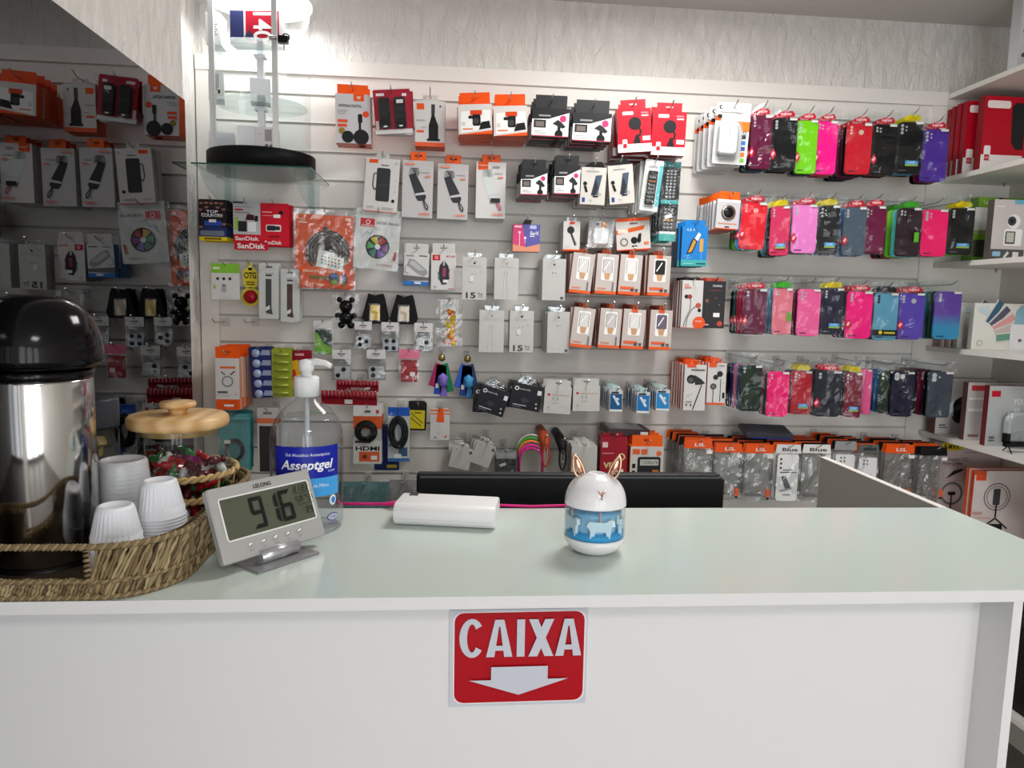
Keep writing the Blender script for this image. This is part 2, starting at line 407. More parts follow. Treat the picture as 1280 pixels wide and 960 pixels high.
# ------------------------------------------------------------------ basket tray
BCX, BHX, BY0, BY1, BR = -.431, .134, .786, 1.168, .075
SEA = [M(c, .7, name='seagrass') for c in ((150, 132, 98), (122, 104, 76), (92, 78, 58), (172, 155, 118))]
def perim(n, inset=0, flare=0):
    hx = BHX-inset+flare; hy = (BY1-BY0)/2-inset+flare; r = BR
    segs = rrect(2*hx, 2*hy, r, 10); out = []
    L = [0]
    P2 = segs+[segs[0]]
    for a, b in zip(P2, P2[1:]): L.append(L[-1]+math.hypot(b[0]-a[0], b[1]-a[1]))
    j = 0
    for i in range(n):
        d = L[-1]*i/n
        while L[j+1] < d: j += 1
        f = (d-L[j])/max(1e-9, L[j+1]-L[j]); a, b = P2[j], P2[j+1]
        out.append((a[0]+(b[0]-a[0])*f, a[1]+(b[1]-a[1])*f))
    return out
t = thing('seagrass_tray', 'woven seagrass tray with handle holes at the left end of the counter', 'basket', (BCX, (BY0+BY1)/2, CT))
MB().prism([(p[0], p[1]) for p in perim(60, .006)], 0, .006, M((70, 58, 44), .7, name='tray_floor')).build('base', t).rotation_euler = (PI/2, 0, 0)
for ch in t.children: ch.location.z = .0065
HB = .060
def wall_pt(u, z, off=0):
    N_ = 400; pp = WP; i = u*N_; i0 = int(i) % N_; i1 = (i0+1) % N_; f = i-int(i)
    x = pp[i0][0]+(pp[i1][0]-pp[i0][0])*f; y = pp[i0][1]+(pp[i1][1]-pp[i0][1])*f
    tx, ty = pp[i1][0]-pp[i0][0], pp[i1][1]-pp[i0][1]; l = math.hypot(tx, ty) or 1; nx, ny = ty/l, -tx/l
    fl = off+.004*(z/HB)
    return (x+nx*fl, y+ny*fl, z)
WP = perim(400, .006)
mb = MB(); NS = 290
hole = lambda x, y: y < 0 and abs(x-.0) < .052 or y > 0 and abs(x) < .05 and y > .15
for layer in (0, 1):
    for i in range(NS):
        u0 = (i+.5*layer)/NS; sl = (.021 if layer == 0 else .012)*(1+.25*rnd.uniform(-1, 1))
        x, y, _ = wall_pt(u0, 0); zt = HB-.003
        onhole = abs(y) > .17 and abs(x) < .054
        zt = .020 if onhole else zt
        off = .003 if layer == 0 else -.001
        n = 9; path = [wall_pt((u0+sl*(q/(n-1)-.5)*zt/HB) % 1, .002+zt*q/(n-1), off+.0016*math.sin(q*1.9+i*1.7)) for q in range(n)]
        mb.tube(path, [.0019+.0007*math.sin(q_*2.4+i)+.0003*rnd.random() for q_ in range(n)], 5, SEA[rnd.choice((0, 0, 1, 1, 2, 3))])
tag(mb.build('woven_side', t), kind='stuff')
MB().add([(p[0]*.99, p[1]*.99, z) for z in (.001, .020, HB-.002) for p in perim(160, .011)], [(i, (i+1) % 160, 160+(i+1) % 160, 160+i) for i in range(160)]+[(160+i, 160+(i+1) % 160, 320+(i+1) % 160, 320+i) for i in range(160) if not (abs(perim(160, .011)[i][0]) < .054 and abs(perim(160, .011)[i][1]) > .17)], SEA[2], True).build('inner_lining', t)
for nm, z, r, off, rng in (('rim', HB, .0026, .004, None), ('bottom_rope', .003, .0022, .004, None), ('middle_rope', .021, .0018, .0045, None)):
    mb = MB()
    for ph in (0, PI):
        path = []
        for i in range(520):
            a = i/520*2*PI*120+ph; x, y, zz = wall_pt(i/520, z, off+r*.75*math.cos(a)); path.append((x, y, zz+r*.75*math.sin(a)))
        mb.tube(path, r, 5, SEA[0 if ph else 1], closed=True)
    mb.build(nm, t)
for sx in (-1, 1):
    mb = MB()
    for q in range(7):
        z = .022+q*.0055; y = -(BY1-BY0)/2+.004
        mb.tube([(sx*.051-.0035, y-.003, z), (sx*.051, y-.005, z+.0012), (sx*.051+.0035, y-.003, z+.002)], .0021, 5, SEA[q % 2])
    mb.build('handle_post', t)

# ------------------------------------------------------------------ thermos
TH = onZ(52, 708, CT+.007); TX, TY = -.4735, .886
t = thing('vacuum_jug', 'brushed steel vacuum jug with glossy black domed lid in the tray', 'thermos', (TX, TY, CT+.007))
R0 = .0565
def brushed():
    m = bpy.data.materials.new('brushed_steel'); m.use_nodes = True; nt = m.node_tree; b = nt.nodes['Principled BSDF']
    b.inputs['Metallic'].default_value = 1; b.inputs['Base Color'].default_value = (.5, .49, .48, 1); b.inputs['Roughness'].default_value = .1
    tg = m.node_tree.nodes.new('ShaderNodeTangent'); tg.direction_type = 'RADIAL'; tg.axis = 'Z'
    b.inputs['Anisotropic'].default_value = .8; m.node_tree.links.new(tg.outputs[0], b.inputs['Tangent'])
    return m
MB().lathe([(R0-.004, .002), (R0, .006), (R0, .219), (R0-.001, .222)], 64, brushed()).build('steel_body', t)
MB().lathe([(R0+.001, 0), (R0+.002, .004), (R0+.001, .010)], 48, BLK).build('base_ring', t)
GB = M((10, 9, 12), .12, name='gloss_black')
MB().lathe([(R0-.002, .221), (R0+.001, .224), (R0+.001, .231), (R0-.002, .233)], 64, GB).build('collar', t)
prof = [(R0-.003, .2335), (R0+.006, .235), (R0+.0120, .240)]
for k in range(13):
    a = k/12*PI/2; prof.append(((R0+.0120)*math.cos(a)**.66 if k < 12 else .0005, .246+.0715*math.sin(a)))
MB().lathe(prof, 64, GB).build('domed_lid', t)
mb = MB(); path = []
for k in range(17):
    a = PI*k/16; path.append((.0485-.008*math.sin(a), -.044*math.cos(a), .247+.044*math.sin(a)))
mb.tube(path, .0025, 8, M((34, 33, 38), .15)); mb.build('carry_handle', t)

# ------------------------------------------------------------------ dark-lidded canister
t = thing('biscuit_canister', 'small clear canister with ribbed dark grey lid beside the steel jug', 'canister', (-.483, 1.02, CT+.0075))
MB().lathe([(.034, 0), (.036, .004), (.036, .134), (.031, .140), (.031, .144)], 32, clear('canister_plastic', tint=(236, 238, 236), base=.02, rough=.05), cap=False).build('body', t)
mb = MB().lathe([(.0365, .140), (.037, .143), (.037, .177), (.035, .180), (.001, .180)], 40, M((52, 54, 60), .4))
for k in range(-4, 5): mb.box(-math.sqrt(.034**2-(k*.007)**2), math.sqrt(.034**2-(k*.007)**2), k*.007-.0015, k*.007+.0015, .1795, .1815, M((70, 72, 78), .35))
mb.build('lid', t)
for k in range(26):
    a = rnd.random()*6.28; rr = .022*math.sqrt(rnd.random()); 
    o = MB().prism(rrect(.02, .014, .004), -.003, .003, M((214, 190, 128), .6, name='biscuit'), cham=.001).build('biscuit')
    o.location = (-.483+rr*math.cos(a), 1.02+rr*math.sin(a), CT+.018+k*.0044); o.rotation_euler = (rnd.uniform(-.6, .6), rnd.uniform(-.5, .5), rnd.random()*6)
    tag(o, 'pale yellow biscuit inside the clear canister', 'biscuit', 'biscuits in the canister')

# ------------------------------------------------------------------ candy jar with wooden lid
JX, JY, JZ = -.384, 1.07, CT+.0075
t = thing('candy_jar', 'round glass candy jar with a pale wooden lid', 'jar', (JX, JY, JZ))
MB().lathe([(.045, 0), (.055, .005), (.066, .035), (.072, .064), (.071, .076), (.065, .095), (.057, .110), (.053, .117), (.055, .126), (.0545, .131)], 48, clear('jar_glass', tint=(240, 246, 244), base=.03, rough=.02), cap=False).build('glass_body', t)
WD = wood('pine_wood', (226, 190, 138), (200, 156, 100))
MB().lathe([(.001, .1235), (.051, .1235), (.052, .131), (.0585, .132), (.066, .1335), (.0685, .138), (.0675, .147), (.064, .150), (.001, .151)], 64, WD).build('wooden_lid', t)
MB().lathe([(.0125, .150), (.0115, .153), (.0155, .160), (.0235, .1615), (.0245, .165), (.0235, .1685), (.001, .169)], 40, WD).build('lid_knob', t)
ROPE = [M(c, .65, name='wicker') for c in ((206, 180, 130), (186, 158, 106))]
h = thing('wicker_jar_holder', 'open wicker holder of three braided rings around the candy jar', 'basket', (JX, JY, JZ))
for z, r in ((.070, .0765), (.038, .071), (.010, .062)):
    mb = MB()
    for ph in (0, PI):
        path = []
        for i in range(160):
            a = i/160*2*PI; b = a*20+ph; rr = r+.0022*math.cos(b); path.append((rr*math.cos(a), rr*math.sin(a), z+.0028*math.sin(b)))
        mb.tube(path, .0030, 6, ROPE[0 if ph else 1], closed=True)
    mb.build('braided_ring', h)
for k in range(8):
    a = k*PI/4+.3
    MB().tube([(.061*math.cos(a), .061*math.sin(a), .003), (.070*math.cos(a), .070*math.sin(a), .038), (.075*math.cos(a), .075*math.sin(a), .070)], .0016, 5, ROPE[1]).build('upright_cane', h)
CCOL = [((196, 24, 38), 'red'), ((190, 30, 44), 'red'), ((240, 238, 236), 'white'), ((44, 128, 58), 'green'), ((150, 40, 110), 'magenta'), ((92, 20, 30), 'dark red')]
cm = {}
for k in range(78):
    c, nm = CCOL[rnd.randrange(len(CCOL))]
    if c not in cm:
        b_ = MB().lathe([(.001, -.011), (.0055, -.008), (.0065, 0), (.0055, .008), (.001, .011)], 10, M(c, .25, coat=.4))
        e_ = MB()
        for sgn in (-1, 1): e_.lathe([(.0015, sgn*.0105), (.006, sgn*.017)], 8, M(c, .3), cap=False)
        cm[c] = (b_.mesh('sweet'), e_.mesh('twist_ends'))
    lay = k//13; zz = .009+lay*.0145; rmax = [.046, .054, .060, .062, .060, .050][min(5, lay)]
    a = k*2.399; rr = rmax*math.sqrt(((k % 13)+.6)/13.0)
    r_ = thing('wrapped_candy', 'candy in %s twist wrapper inside the glass jar' % nm, 'candy', (JX+rr*math.cos(a), JY+rr*math.sin(a), JZ+zz+rnd.uniform(-.001, .002)), (rnd.random()*3, rnd.random()*3, rnd.random()*3), 'wrapped candies in the jar')
    for nm2, me in zip(('sweet', 'twist_ends'), cm[c]):
        o = bpy.data.objects.new(nm2, me); COL.objects.link(o); o.parent = r_

# ------------------------------------------------------------------ disposable cups, upside down in stacks
def cup_mesh(r0, r1, h, mat, ribs):       # r0 rim (below), r1 base (above)
    mb = MB(); n = 72
    rf = (lambda a, z: 1+.022*math.cos(a*30)*(1 if .25*h < z < .9*h else 0)) if ribs else (lambda a, z: 1+.010*math.cos(z*2*PI/.0054))
    n = 120 if ribs else 48; mid = [(r0-.0012+(r1-r0+.0012)*q/24, .0125+(h*.93-.0125)*q/24) for q in range(25)]
    mb.lathe([(r0+.0015, 0), (r0+.002, .0012), (r0+.0012, .0025), (r0, .004), (r0-.0005, .012), *mid, (r1-.001, h*.975), (r1-.003, h), (r1-.0045, h), (r1-.006, h-.0018), (.0005, h-.0018)], n, mat, cap=False, rfun=rf)
    return mb.mesh('cup_wall')
CUPM = M((236, 238, 244), .35, name='cup_plastic')
CUPM.node_tree.nodes['Principled BSDF'].inputs['Subsurface Weight'].default_value = .0
CUPT = clear('translucent_cup', tint=(235, 238, 242), base=.03, rough=.25, milky=.5)
small = cup_mesh(.0275, .0200, .046, CUPM, True); large = cup_mesh(.0345, .0295, .064, CUPT, False)
def cups(me, x, y, n, dz, tilt, label, grp):
    for k in range(n):
        o = bpy.data.objects.new('disposable_cup', me); COL.objects.link(o)
        o.location = (x+tilt*k*dz, y, CT+.0075+k*dz); o.rotation_euler = (0, tilt, .2)
        tag(o, label if k < n-1 else label.replace('one of the', 'topmost of the'), 'cup', grp)
cups(small, -.381, .858, 9, .004, .0, 'one of the small white ribbed cups in the lower front stack', 'front small cups')
cups(small, -.350, .914, 13, .004, -.03, 'one of the small white ribbed cups in the taller stack', 'tall small cup stack')
cups(large, -.411, .955, 12, .0042, -.02, 'one of the large translucent cups stacked behind the small ones', 'large cup stack')

# ------------------------------------------------------------------ desk clock
q0 = onZ(300, 712, CT); 
t = thing('digital_clock', 'silver digital desk clock tilted back on a flat foot', 'clock', (-.208, .906, CT), (0, 0, .859))
SIL = M((180, 180, 179), .35, .3, name='silver_plastic'); SILD = M((150, 150, 152), .35, .4, name='grey_plastic')
CW, CH = .150, .092
fr_o = MB().prism(rrect(CW, CH, .004, 3, 0, CH/2), 0, .012, SIL, cham=.002).build('clock_case', t, (0, 0, .014), (-.407, 0, 0))
A = Art(CW, CH, y=0); A.RR(.07, .27, .955, .85, (228, 228, 226), .08).RR(.085, .29, .94, .83, M((86, 90, 76), .18, name='lcd_glass'), .03)
LC = (24, 26, 24)
def seg(ch, u0, v0, du, dv, th, sk=0.0):
    SEG = {'9': 'abcdfg', '1': 'bc', '6': 'acdefg', '2': 'abged', '5': 'afgcd', 'S': 'afgcd', 'A': 'abcefg', 'T': 'ab', '3': 'abgcd', '7': 'abc'}[ch]
    u1, v1, vm = u0+du, v0+dv, v0+dv/2; tv = th*CW/CH; g = th*.12
    sg = {'a': [(u0+g, v1), (u1-g, v1), (u1-th, v1-tv), (u0+th, v1-tv)], 'd': [(u0+g, v0), (u1-g, v0), (u1-th, v0+tv), (u0+th, v0+tv)],
          'g': [(u0+g, vm), (u0+th*.7, vm+tv/2), (u1-th*.7, vm+tv/2), (u1-g, vm), (u1-th*.7, vm-tv/2), (u0+th*.7, vm-tv/2)],
          'f': [(u0, v1-g), (u0+th, v1-tv-g), (u0+th, vm+tv*.4), (u0, vm+g)], 'b': [(u1, v1-g), (u1-th, v1-tv-g), (u1-th, vm+tv*.4), (u1, vm+g)],
          'e': [(u0, v0+g), (u0+th, v0+tv+g), (u0+th, vm-tv*.4), (u0, vm-g)], 'c': [(u1, v0+g), (u1-th, v0+tv+g), (u1-th, vm-tv*.4), (u1, vm-g)]}
    for s_ in SEG: A.P(sg[s_], LC)
seg('9', .33, .345, .13, .43, .034); seg('1', .47, .345, .125, .43, .034); seg('6', .61, .345, .13, .43, .034)
A.C(.53-.04, .63, .004, LC); A.C(.49, .5, .004, LC)
for ch, u in (('2', .775), ('2', .855), ('2', .895)): seg(ch, u, .70, .03, .09, .007)
A.L([(.818, .70), (.838, .79)], .006, LC)
for ch, u in (('S', .765), ('A', .805), ('T', .845), ('3', .88), ('1', .90)): seg(ch, u, .545, .03, .09, .007)
for ch, u in (('2', .83), ('5', .87)): seg(ch, u, .375, .03, .09, .009)
A.L([(.76, .675), (.93, .675)], .004, LC); A.L([(.76, .515), (.93, .515)], .004, LC); A.RING(.13, .77, .018, .005, (70, 74, 64))
A.build('lcd_display', fr_o)
A = Art(CW, CH); A.T('LELONG', .5, .915, .17, .055, (20, 20, 22), .02); A.build('maker_lettering', fr_o)
for k, u in enumerate((-.24, -.12, 0, .12, .24)):
    mb = MB().lathe([(.0032, 0), (.003, .0012), (.0001, .0016)], 14, M((225, 225, 225), .2, .6)); o = mb.build('button', fr_o, (u*CW, -.0003, .016), (PI/2, 0, 0)); o.scale = (1.1, .7, 1)
    MB().box(u*CW-.003, u*CW+.003, -.0006, -.0003, .0085, .0095, M((150, 150, 150))).build('button_caption', fr_o)
MB().prism([(-.045, 0), (.045, 0), (.045, .0035), (-.045, .0035)], -.022, .060, SILD).build('foot_plate', t)
mb = MB(); path = [(-.028, .002, .0105), (.028, .002, .0105)]; mb.tube(path, .009, 20, M((188, 190, 194), .25, .6)); mb.build('hinge_barrel', t)

# ------------------------------------------------------------------ hand gel bottle
GX, GY = -.199, 1.045
t = thing('hand_gel_bottle', 'clear pump bottle of hand gel with a blue label', 'bottle', (GX, GY, CT))
BRD = .0505
bp = [(BRD-.010, .0), (BRD-.002, .003), (BRD, .010), (BRD, .130), (BRD-.001, .140), (BRD-.006, .156), (BRD-.017, .172), (BRD-.031, .182), (.0150, .187), (.0135, .190), (.0135, .199)]
MB().lathe(bp, 56, BOTTLE, cap=False).build('bottle_shell', t)
MB().lathe([(.0005, .004)]+[(r-.0015, z+.003) for r, z in bp[1:6]]+[(BRD-.0115, .162), (.0005, .162)], 56, clear('clear_gel', tint=(248, 250, 252), base=.015, rough=.03), cap=False).build('gel', t)
MB().tube([(0, 0, .01), (0, 0, .19)], .0035, 10, clear('pump_straw', milky=.5, base=.03, rough=.2)).build('dip_tube', t)
PW = M((236, 238, 238), .35, name='pump_plastic')
mb = MB().lathe([(.0175, .190), (.0175, .2155), (.0165, .2175), (.001, .2175)], 36, PW, rfun=lambda a, z: 1+.012*math.cos(a*24)); mb.build('pump_collar', t)
MB().lathe([(.0075, .216), (.0075, .225), (.0105, .2255), (.0105, .240), (.001, .242)], 24, PW).build('pump_head', t)
MB().tube([(0, 0, .237), (.015, -.004, .2385), (.028, -.008, .237), (.036, -.010, .233)], [.005, .0048, .0042, .0036], 10, PW).build('spout', t)
def wrap(mb, a0, a1, z0, z1, r, col, n=20):      # a patch wrapped round the bottle, angle measured from the front (-y)
    vs = []
    for z in (z0, z1):
        for i in range(n+1):
            a = a0+(a1-a0)*i/n; vs.append((r*math.sin(a), -r*math.cos(a), z))
    mb.add(vs, [(i, i+1, n+2+i, n+1+i) for i in range(n)], M(col, .3), True)
def wraptext(mb, tx, a, z, wid, hei, r, col, bold=0, shear=0):
    vs, fs, w, h_ = textgeo(tx, bold); out = []
    for p, q in vs:
        x = (p/w-.5)*wid+shear*(q/h_-.5)*hei; an = a+x/r; out.append((r*math.sin(an), -r*math.cos(an), z+(q/h_-.5)*hei))
    mb.add(out, fs, M(col, .35))
LA = .26
mb = MB(); wrap(mb, LA-1.02, LA+.86, .066, .126, BRD+.0007, (22, 34, 158)); wrap(mb, LA-1.02, LA+.86, .056, .082, BRD+.0010, (70, 160, 228)); mb.build('label', t)
mb = MB(); wraptext(mb, 'Gel Alcoólico Antisséptico', LA-.05, .1145, .062, .0055, BRD+.0013, (235, 240, 250)); wraptext(mb, 'Asseptgel', LA-.08, .099, .072, .0170, BRD+.0013, (245, 247, 252), .022, .25)
wraptext(mb, 'Higienizador de Mãos', LA-.05, .071, .058, .0058, BRD+.0016, (235, 244, 252)); wraptext(mb, '70 INPM', LA+.60, .0905, .011, .003, BRD+.0013, (225, 230, 245))
mb.build('label_lettering', t)
mb = MB()
for k in range(9): wrap(mb, -1.28+k*.035, -1.265+k*.035, .050, .122-.006*(k % 3), BRD+.0006, (90, 84, 160), 2)
an = LA+.66
def wcirc(mb, a, z, rx, rz, r, col, n=18): mb.add([((r)*math.sin(a+rx*math.cos(2*PI*i/n)/r), -r*math.cos(a+rx*math.cos(2*PI*i/n)/r), z+rz*math.sin(2*PI*i/n)) for i in range(n)], [tuple(range(n))], M(col, .35))
wcirc(mb, an, .048, .0060, .0075, BRD+.0006, (230, 240, 250)); wcirc(mb, an+.01, .048, .0035, .0045, BRD+.0010, (50, 130, 220))
wcirc(mb, an, .024, .0100, .0058, BRD+.0006, (60, 66, 140)); wcirc(mb, an, .024, .0086, .0044, BRD+.0010, (210, 214, 230)); wraptext(mb, 'START', an, .024, .012, .004, BRD+.0014, (60, 66, 140), .01)
wraptext(mb, '1,7 kg', an, .035, .010, .0045, BRD+.0008, (140, 138, 170)); wraptext(mb, '78 852', an, .0145, .016, .004, BRD+.0008, (90, 92, 160))
mb.build('small_print', t)

# ------------------------------------------------------------------ power bank with pink cable
p0 = onZ(491, 658.5, CT); p1 = onZ(618, 664.5, CT); L_ = (p1-p0).length
t = thing('power_bank', 'white rounded power bank lying flat on the counter', 'power bank', ((p0.x+p1.x)/2, (p0.y+p1.y)/2, CT), (0, 0, math.atan2(p1.y-p0.y, p1.x-p0.x)))
PWH = M((240, 240, 240), .35, name='matte_white')
prof = rrect(.078, .033, .0145, 6, .039, .0168)
mb = MB(); vs = []; fs = []; xs_ = [-L_/2, -L_/2+.0025, L_/2-.0025, L_/2]; n = len(prof)
for i, x in enumerate(xs_):
    q = .93 if i in (0, 3) else 1
    vs += [(x, .039+(p[0]-.039)*(1-(1-q)*.5), .0168+(p[1]-.0168)*q) for p in prof]
for k in range(3): fs += [(k*n+i, k*n+(i+1) % n, (k+1)*n+(i+1) % n, (k+1)*n+i) for i in range(n)]
mb.add(vs, fs, PWH, True); mb.add(vs[:n], [tuple(range(n))], PWH); mb.add(vs[-n:], [tuple(reversed(range(n)))], PWH); mb.build('shell', t)
MB().box(-L_/2+.012, -L_/2+.025, .052, .070, .0332, .0338, M((60, 62, 64), .15)).build('charge_display', t)
MB().box(-L_/2+.003, L_/2-.003, .00005, .0003, .0122, .0127, M((205, 205, 205))).build('shell_seam', t)
tag(MB().tube([onZ(425, 632, CT)+Vector((-.02, .04, .002)), onZ(425, 632, CT)+Vector((0, 0, .003)), onZ(460, 633, CT)+Vector((0, 0, .004)), onZ(478, 634, CT)+Vector((0, 0, .005)), onZ(497, 636, CT)+Vector((0, -.004, .010))], [.0022, .0022, .0024, .0024, .0045], 8, M((226, 40, 130), .4)).build('usb_cable'), 'bright pink usb plug end left of the power bank', 'cable')
tag(MB().tube([onZ(622, 634, CT)+Vector((-.03, .006, .01)), onZ(622, 634, CT)+Vector((0, -.002, .004)), onZ(665, 635, CT)+Vector((0, -.001, .003)), onZ(705, 634, CT)+Vector((0, .0, .003)), onZ(730, 632, CT)+Vector((0, .014, -.004)), onZ(760, 632, CT)+Vector((0, .03, -.06))], .0022, 8, M((226, 40, 130), .4)).build('usb_cable'), 'bright pink usb cable running behind the power bank', 'cable')

# ------------------------------------------------------------------ bunny humidifier
HP = onZ(742, 688, CT); 
t = thing('bunny_humidifier', 'white bunny-eared humidifier with a blue water tank', 'humidifier', (HP.x, HP.y, CT), (0, 0, -.15))
HR = .0405; GW = M((240, 240, 243), .18, name='gloss_white', coat=.5)
MB().lathe([(.018, 0), (.024, .001), (.034, .007), (.0395, .016), (HR, .023)], 56, GW).build('base_bowl', t)
MB().lathe([(HR-.0005, .022), (HR-.0004, .066)], 56, clear('tank_plastic', tint=(236, 246, 250), base=.03, rough=.02), cap=False).build('clear_tank', t)
def water():
    m = bpy.data.materials.new('blue_water'); m.use_nodes = True; b = m.node_tree.nodes['Principled BSDF']
    b.inputs['Base Color'].default_value = (.06, .50, .95, 1); b.inputs['Roughness'].default_value = .12; b.inputs['Transmission Weight'].default_value = .25; b.inputs['IOR'].default_value = 1.33
    return m
MB().lathe([(.0005, .0232), (HR-.002, .0232), (HR-.002, .031), (.0005, .0315)], 48, water(), cap=False).build('water', t)
MB().lathe([(.0005, .054), (HR-.006, .054), (HR-.006, .0555), (.0005, .056)], 40, M((150, 200, 232), .2), cap=False).build('inner_cup', t)
MB().lathe([(.029, .031), (.029, .054)], 40, M((178, 216, 236), .25, name='pale_blue_plastic'), cap=False).build('inner_wall', t)
MB().tube([(0, 0, .03), (0, 0, .066)], .009, 16, M((178, 170, 222), .3)).build('core_column', t)
hs = [(-.5, .55), (-.42, .75), (-.2, .72), (.2, .70), (.35, .82), (.52, .78), (.55, .55), (.42, .5), (.40, .2), (.36, .0), (.26, .0), (.22, .28), (-.18, .28), (-.26, .0), (-.38, .02), (-.36, .3), (-.42, .45)]
for k in range(5):
    a = -PI/2+k*2*PI/5+.15
    hr = MB().prism([(p[0]*.036, p[1]*.031) for p in reversed(hs)], -.0022, .0022, M((222, 236, 244), .35), cham=.0006).build('carousel_pony', t, (.0345*math.cos(a), .0345*math.sin(a), .0275), (0, 0, a+PI/2))
    MB().tube([(0, 0, .015), (0, 0, .035)], .0011, 6, M((236, 178, 150), .3)).build('pony_pole', hr)
MB().lathe([(HR+.0003, .0655), (HR+.0003, .0675)]+[((HR+.0003)*math.cos(a)**.8 if a < 1.4 else .011, .0675+.0385*math.sin(a)) for a in [k*PI/2/14 for k in range(1, 13)]]+[(.011, .1062), (.0095, .1058), (.0095, .104), (.0005, .104)], 56, GW).build('dome', t)
GOLD = M((226, 176, 150), .18, 1, name='rose_gold')
for sx in (-1, 1):
    mb = MB(); path = []
    for k in range(24):
        a = 2*PI*k/24; w_ = .0062*math.sin(a)*(1+.35*math.cos(a)); hgt = .0155-.0155*math.cos(a)
        path.append((sx*(.020+hgt*.30)+w_, 0, .0985+hgt))
    mb.tube(path, .0017, 8, GOLD, closed=True)
    path = [(sx*(.020+q*.30*.027), 0, .0985+.004+q*.024) for q in [i/5 for i in range(6)]]
    mb.tube(path, [.001, .0028, .0040, .0042, .003, .001], 10, GOLD, flat=.5); mb.build('ear', t)
ns = MB()
for a in (PI/2+.75, PI/2-.75, -PI/2):
    ns.tube([(.003, 0, 0), (.003+.0062*math.cos(a), .0004, .0062*math.sin(a))], .0011, 8, GOLD)
ns.build('nose_mark', t, (.003, -.0386, .0865), (-.45, 0, .0))

# ================================================================== HANGING GOODS
ORG, RED, WHT, GRY, BK = (232, 84, 24), (196, 18, 38), (238, 238, 236), (120, 122, 124), (20, 20, 22)
hooks_done = 0
_hookmesh = {}
def hook(X, zh, yf, label):
    """wire hook: clip in the slot, long wire, upturned tip"""
    t = thing('display_hook', label, 'hook', (X, D-.0012, zh), group='wire hooks on the slat wall')
    L_ = round((D-.0012-yf)+.034, 3); key = L_
    if key not in _hookmesh:
        w = MB().tube([(0, -.002, 0), (0, -L_*.5, -.001), (0, -L_+.030, .0), (0, -L_+.018, .003), (0, -L_, .013)], .0019, 6, STEEL)
        p = MB().box(-.011, .011, -.0035, -.0002, -.014, .012, M((214, 214, 212), .3, name='clip_plastic'))
        _hookmesh[key] = (w.mesh('wire'), p.mesh('clip'))
    for nm, me in zip(('wire', 'clip'), _hookmesh[key]):
        o = bpy.data.objects.new(nm, me); COL.objects.link(o); o.parent = t
def slotfree(z): return z
class Item:
    """one product: front face given by its pixel box in the photograph, off = distance from the slat wall"""
    def __init__(s, name, label, cat, box, off, short, rz=0, ry=0, rx=0, group=None, kw=1, kh=1):
        x0, y0, x1, y1 = box
        s.P = onY((x0+x1)/2, (y0+y1)/2, D-off); k = mpp(s.P)
        s.w = (x1-x0)*k*kw; s.h = (y1-y0)*k*kh*1.01; s.off = off; s.short = short
        rot = Euler((rx, ry, rz)); loc = s.P-rot.to_matrix() @ Vector((0, 0, s.h/2))
        s.t = thing(name, label, cat, loc, rot, group); s.top = s.h; s.d = .002; s.group = group
    def hook(s, dz=-.006, dx=0):
        rot = s.t.rotation_euler.to_matrix(); p = s.t.location+rot @ Vector((dx, 0, s.top+dz))
        hook(p.x, p.z, p.y, 'wire hook holding the '+s.short); return s
    def stack(s, n, dy, label, jit=.002, rec=None, group=None):
        out = []
        if n and not s.t.get('group'): s.t['group'] = group or ('stack of '+s.short)
        for k in range(1, n+1):
            c = copy_tree(s.t); c.location = s.t.location+Vector((rnd.uniform(-jit, jit), dy*k, rnd.uniform(-jit, jit)*.6))
            c.rotation_euler = (s.t.rotation_euler.x, s.t.rotation_euler.y*rnd.uniform(.0, .6)+rnd.uniform(-.012, .012), s.t.rotation_euler.z*.5)
            c['label'] = label; c['group'] = s.t['group']
            if rec: rec(c, k)
            out.append(c)
        return out
def tone(c):
    return tuple(int(x*(.90 if min(c) > 196 else 1)) for x in c) if isinstance(c, tuple) else c
def tabhole(mb, w, h, z0, mat, hw=.022, hh=.006, y=0, t=.0012):
    hw = min(hw, w*.5); zc = z0+h*.55
    for a, b, c, d in ((-w/2, w/2, z0, zc-hh/2), (-w/2, w/2, zc+hh/2, z0+h), (-w/2, -hw/2, zc-hh/2, zc+hh/2), (hw/2, w/2, zc-hh/2, zc+hh/2)):
        mb.box(a, b, y, y+t, c, d, mat)
    return mb
def hangbox(it, d, col=WHT, side=None, tab=None, art=None, rough=.35, tabback=None, top=None):
    """carton with a hang tab: tab = (width fraction, height in metres, colour)"""
    w, h = it.w, it.h; it.d = d; col = tone(col); side = tone(side) if side else side
    mb = MB(); mb.box(-w/2, w/2, 0, d, 0, h, M(side or col, rough), M(col, rough))
    mb.build('carton', it.t)
    if tab:
        tw, th, tc = tab; m2 = MB(); tabhole(m2, tw*w, th, h, M(tone(tc), rough), y=d*.35 if tabback is None else d*tabback)
        m2.build('hang_tab', it.t); it.top = h+th*.6
    if art:
        A = Art(w, h); art(A); A.build('printed_front', it.t)
    return it
def card(it, col=WHT, t=.0015, r=.004, art=None, rough=.4):
    w, h = it.w, it.h; it.d = t; col = tone(col)
    pts = rrect(w, h, r, 3, 0, h/2)
    MB().prism(pts, 0, t, M(col, rough)).build('backing_card', it.t)
    if art: A = Art(w, h); art(A); A.build('printed_front', it.t)
    it.top = h
    return it
def film(it, extra=.004, up=.0, y=-.004, mat=None, amp=.0016, name='clear_sleeve', seed=None, nx=8, nz=12, dn=.003):
    w, h = it.w+2*extra, it.h+up+dn
    MB().sheet(w, h, nx, nz, mat or FILM, y=y, amp=amp, seed=seed or rnd.random()*50, z0=-dn).build(name, it.t)
    return it

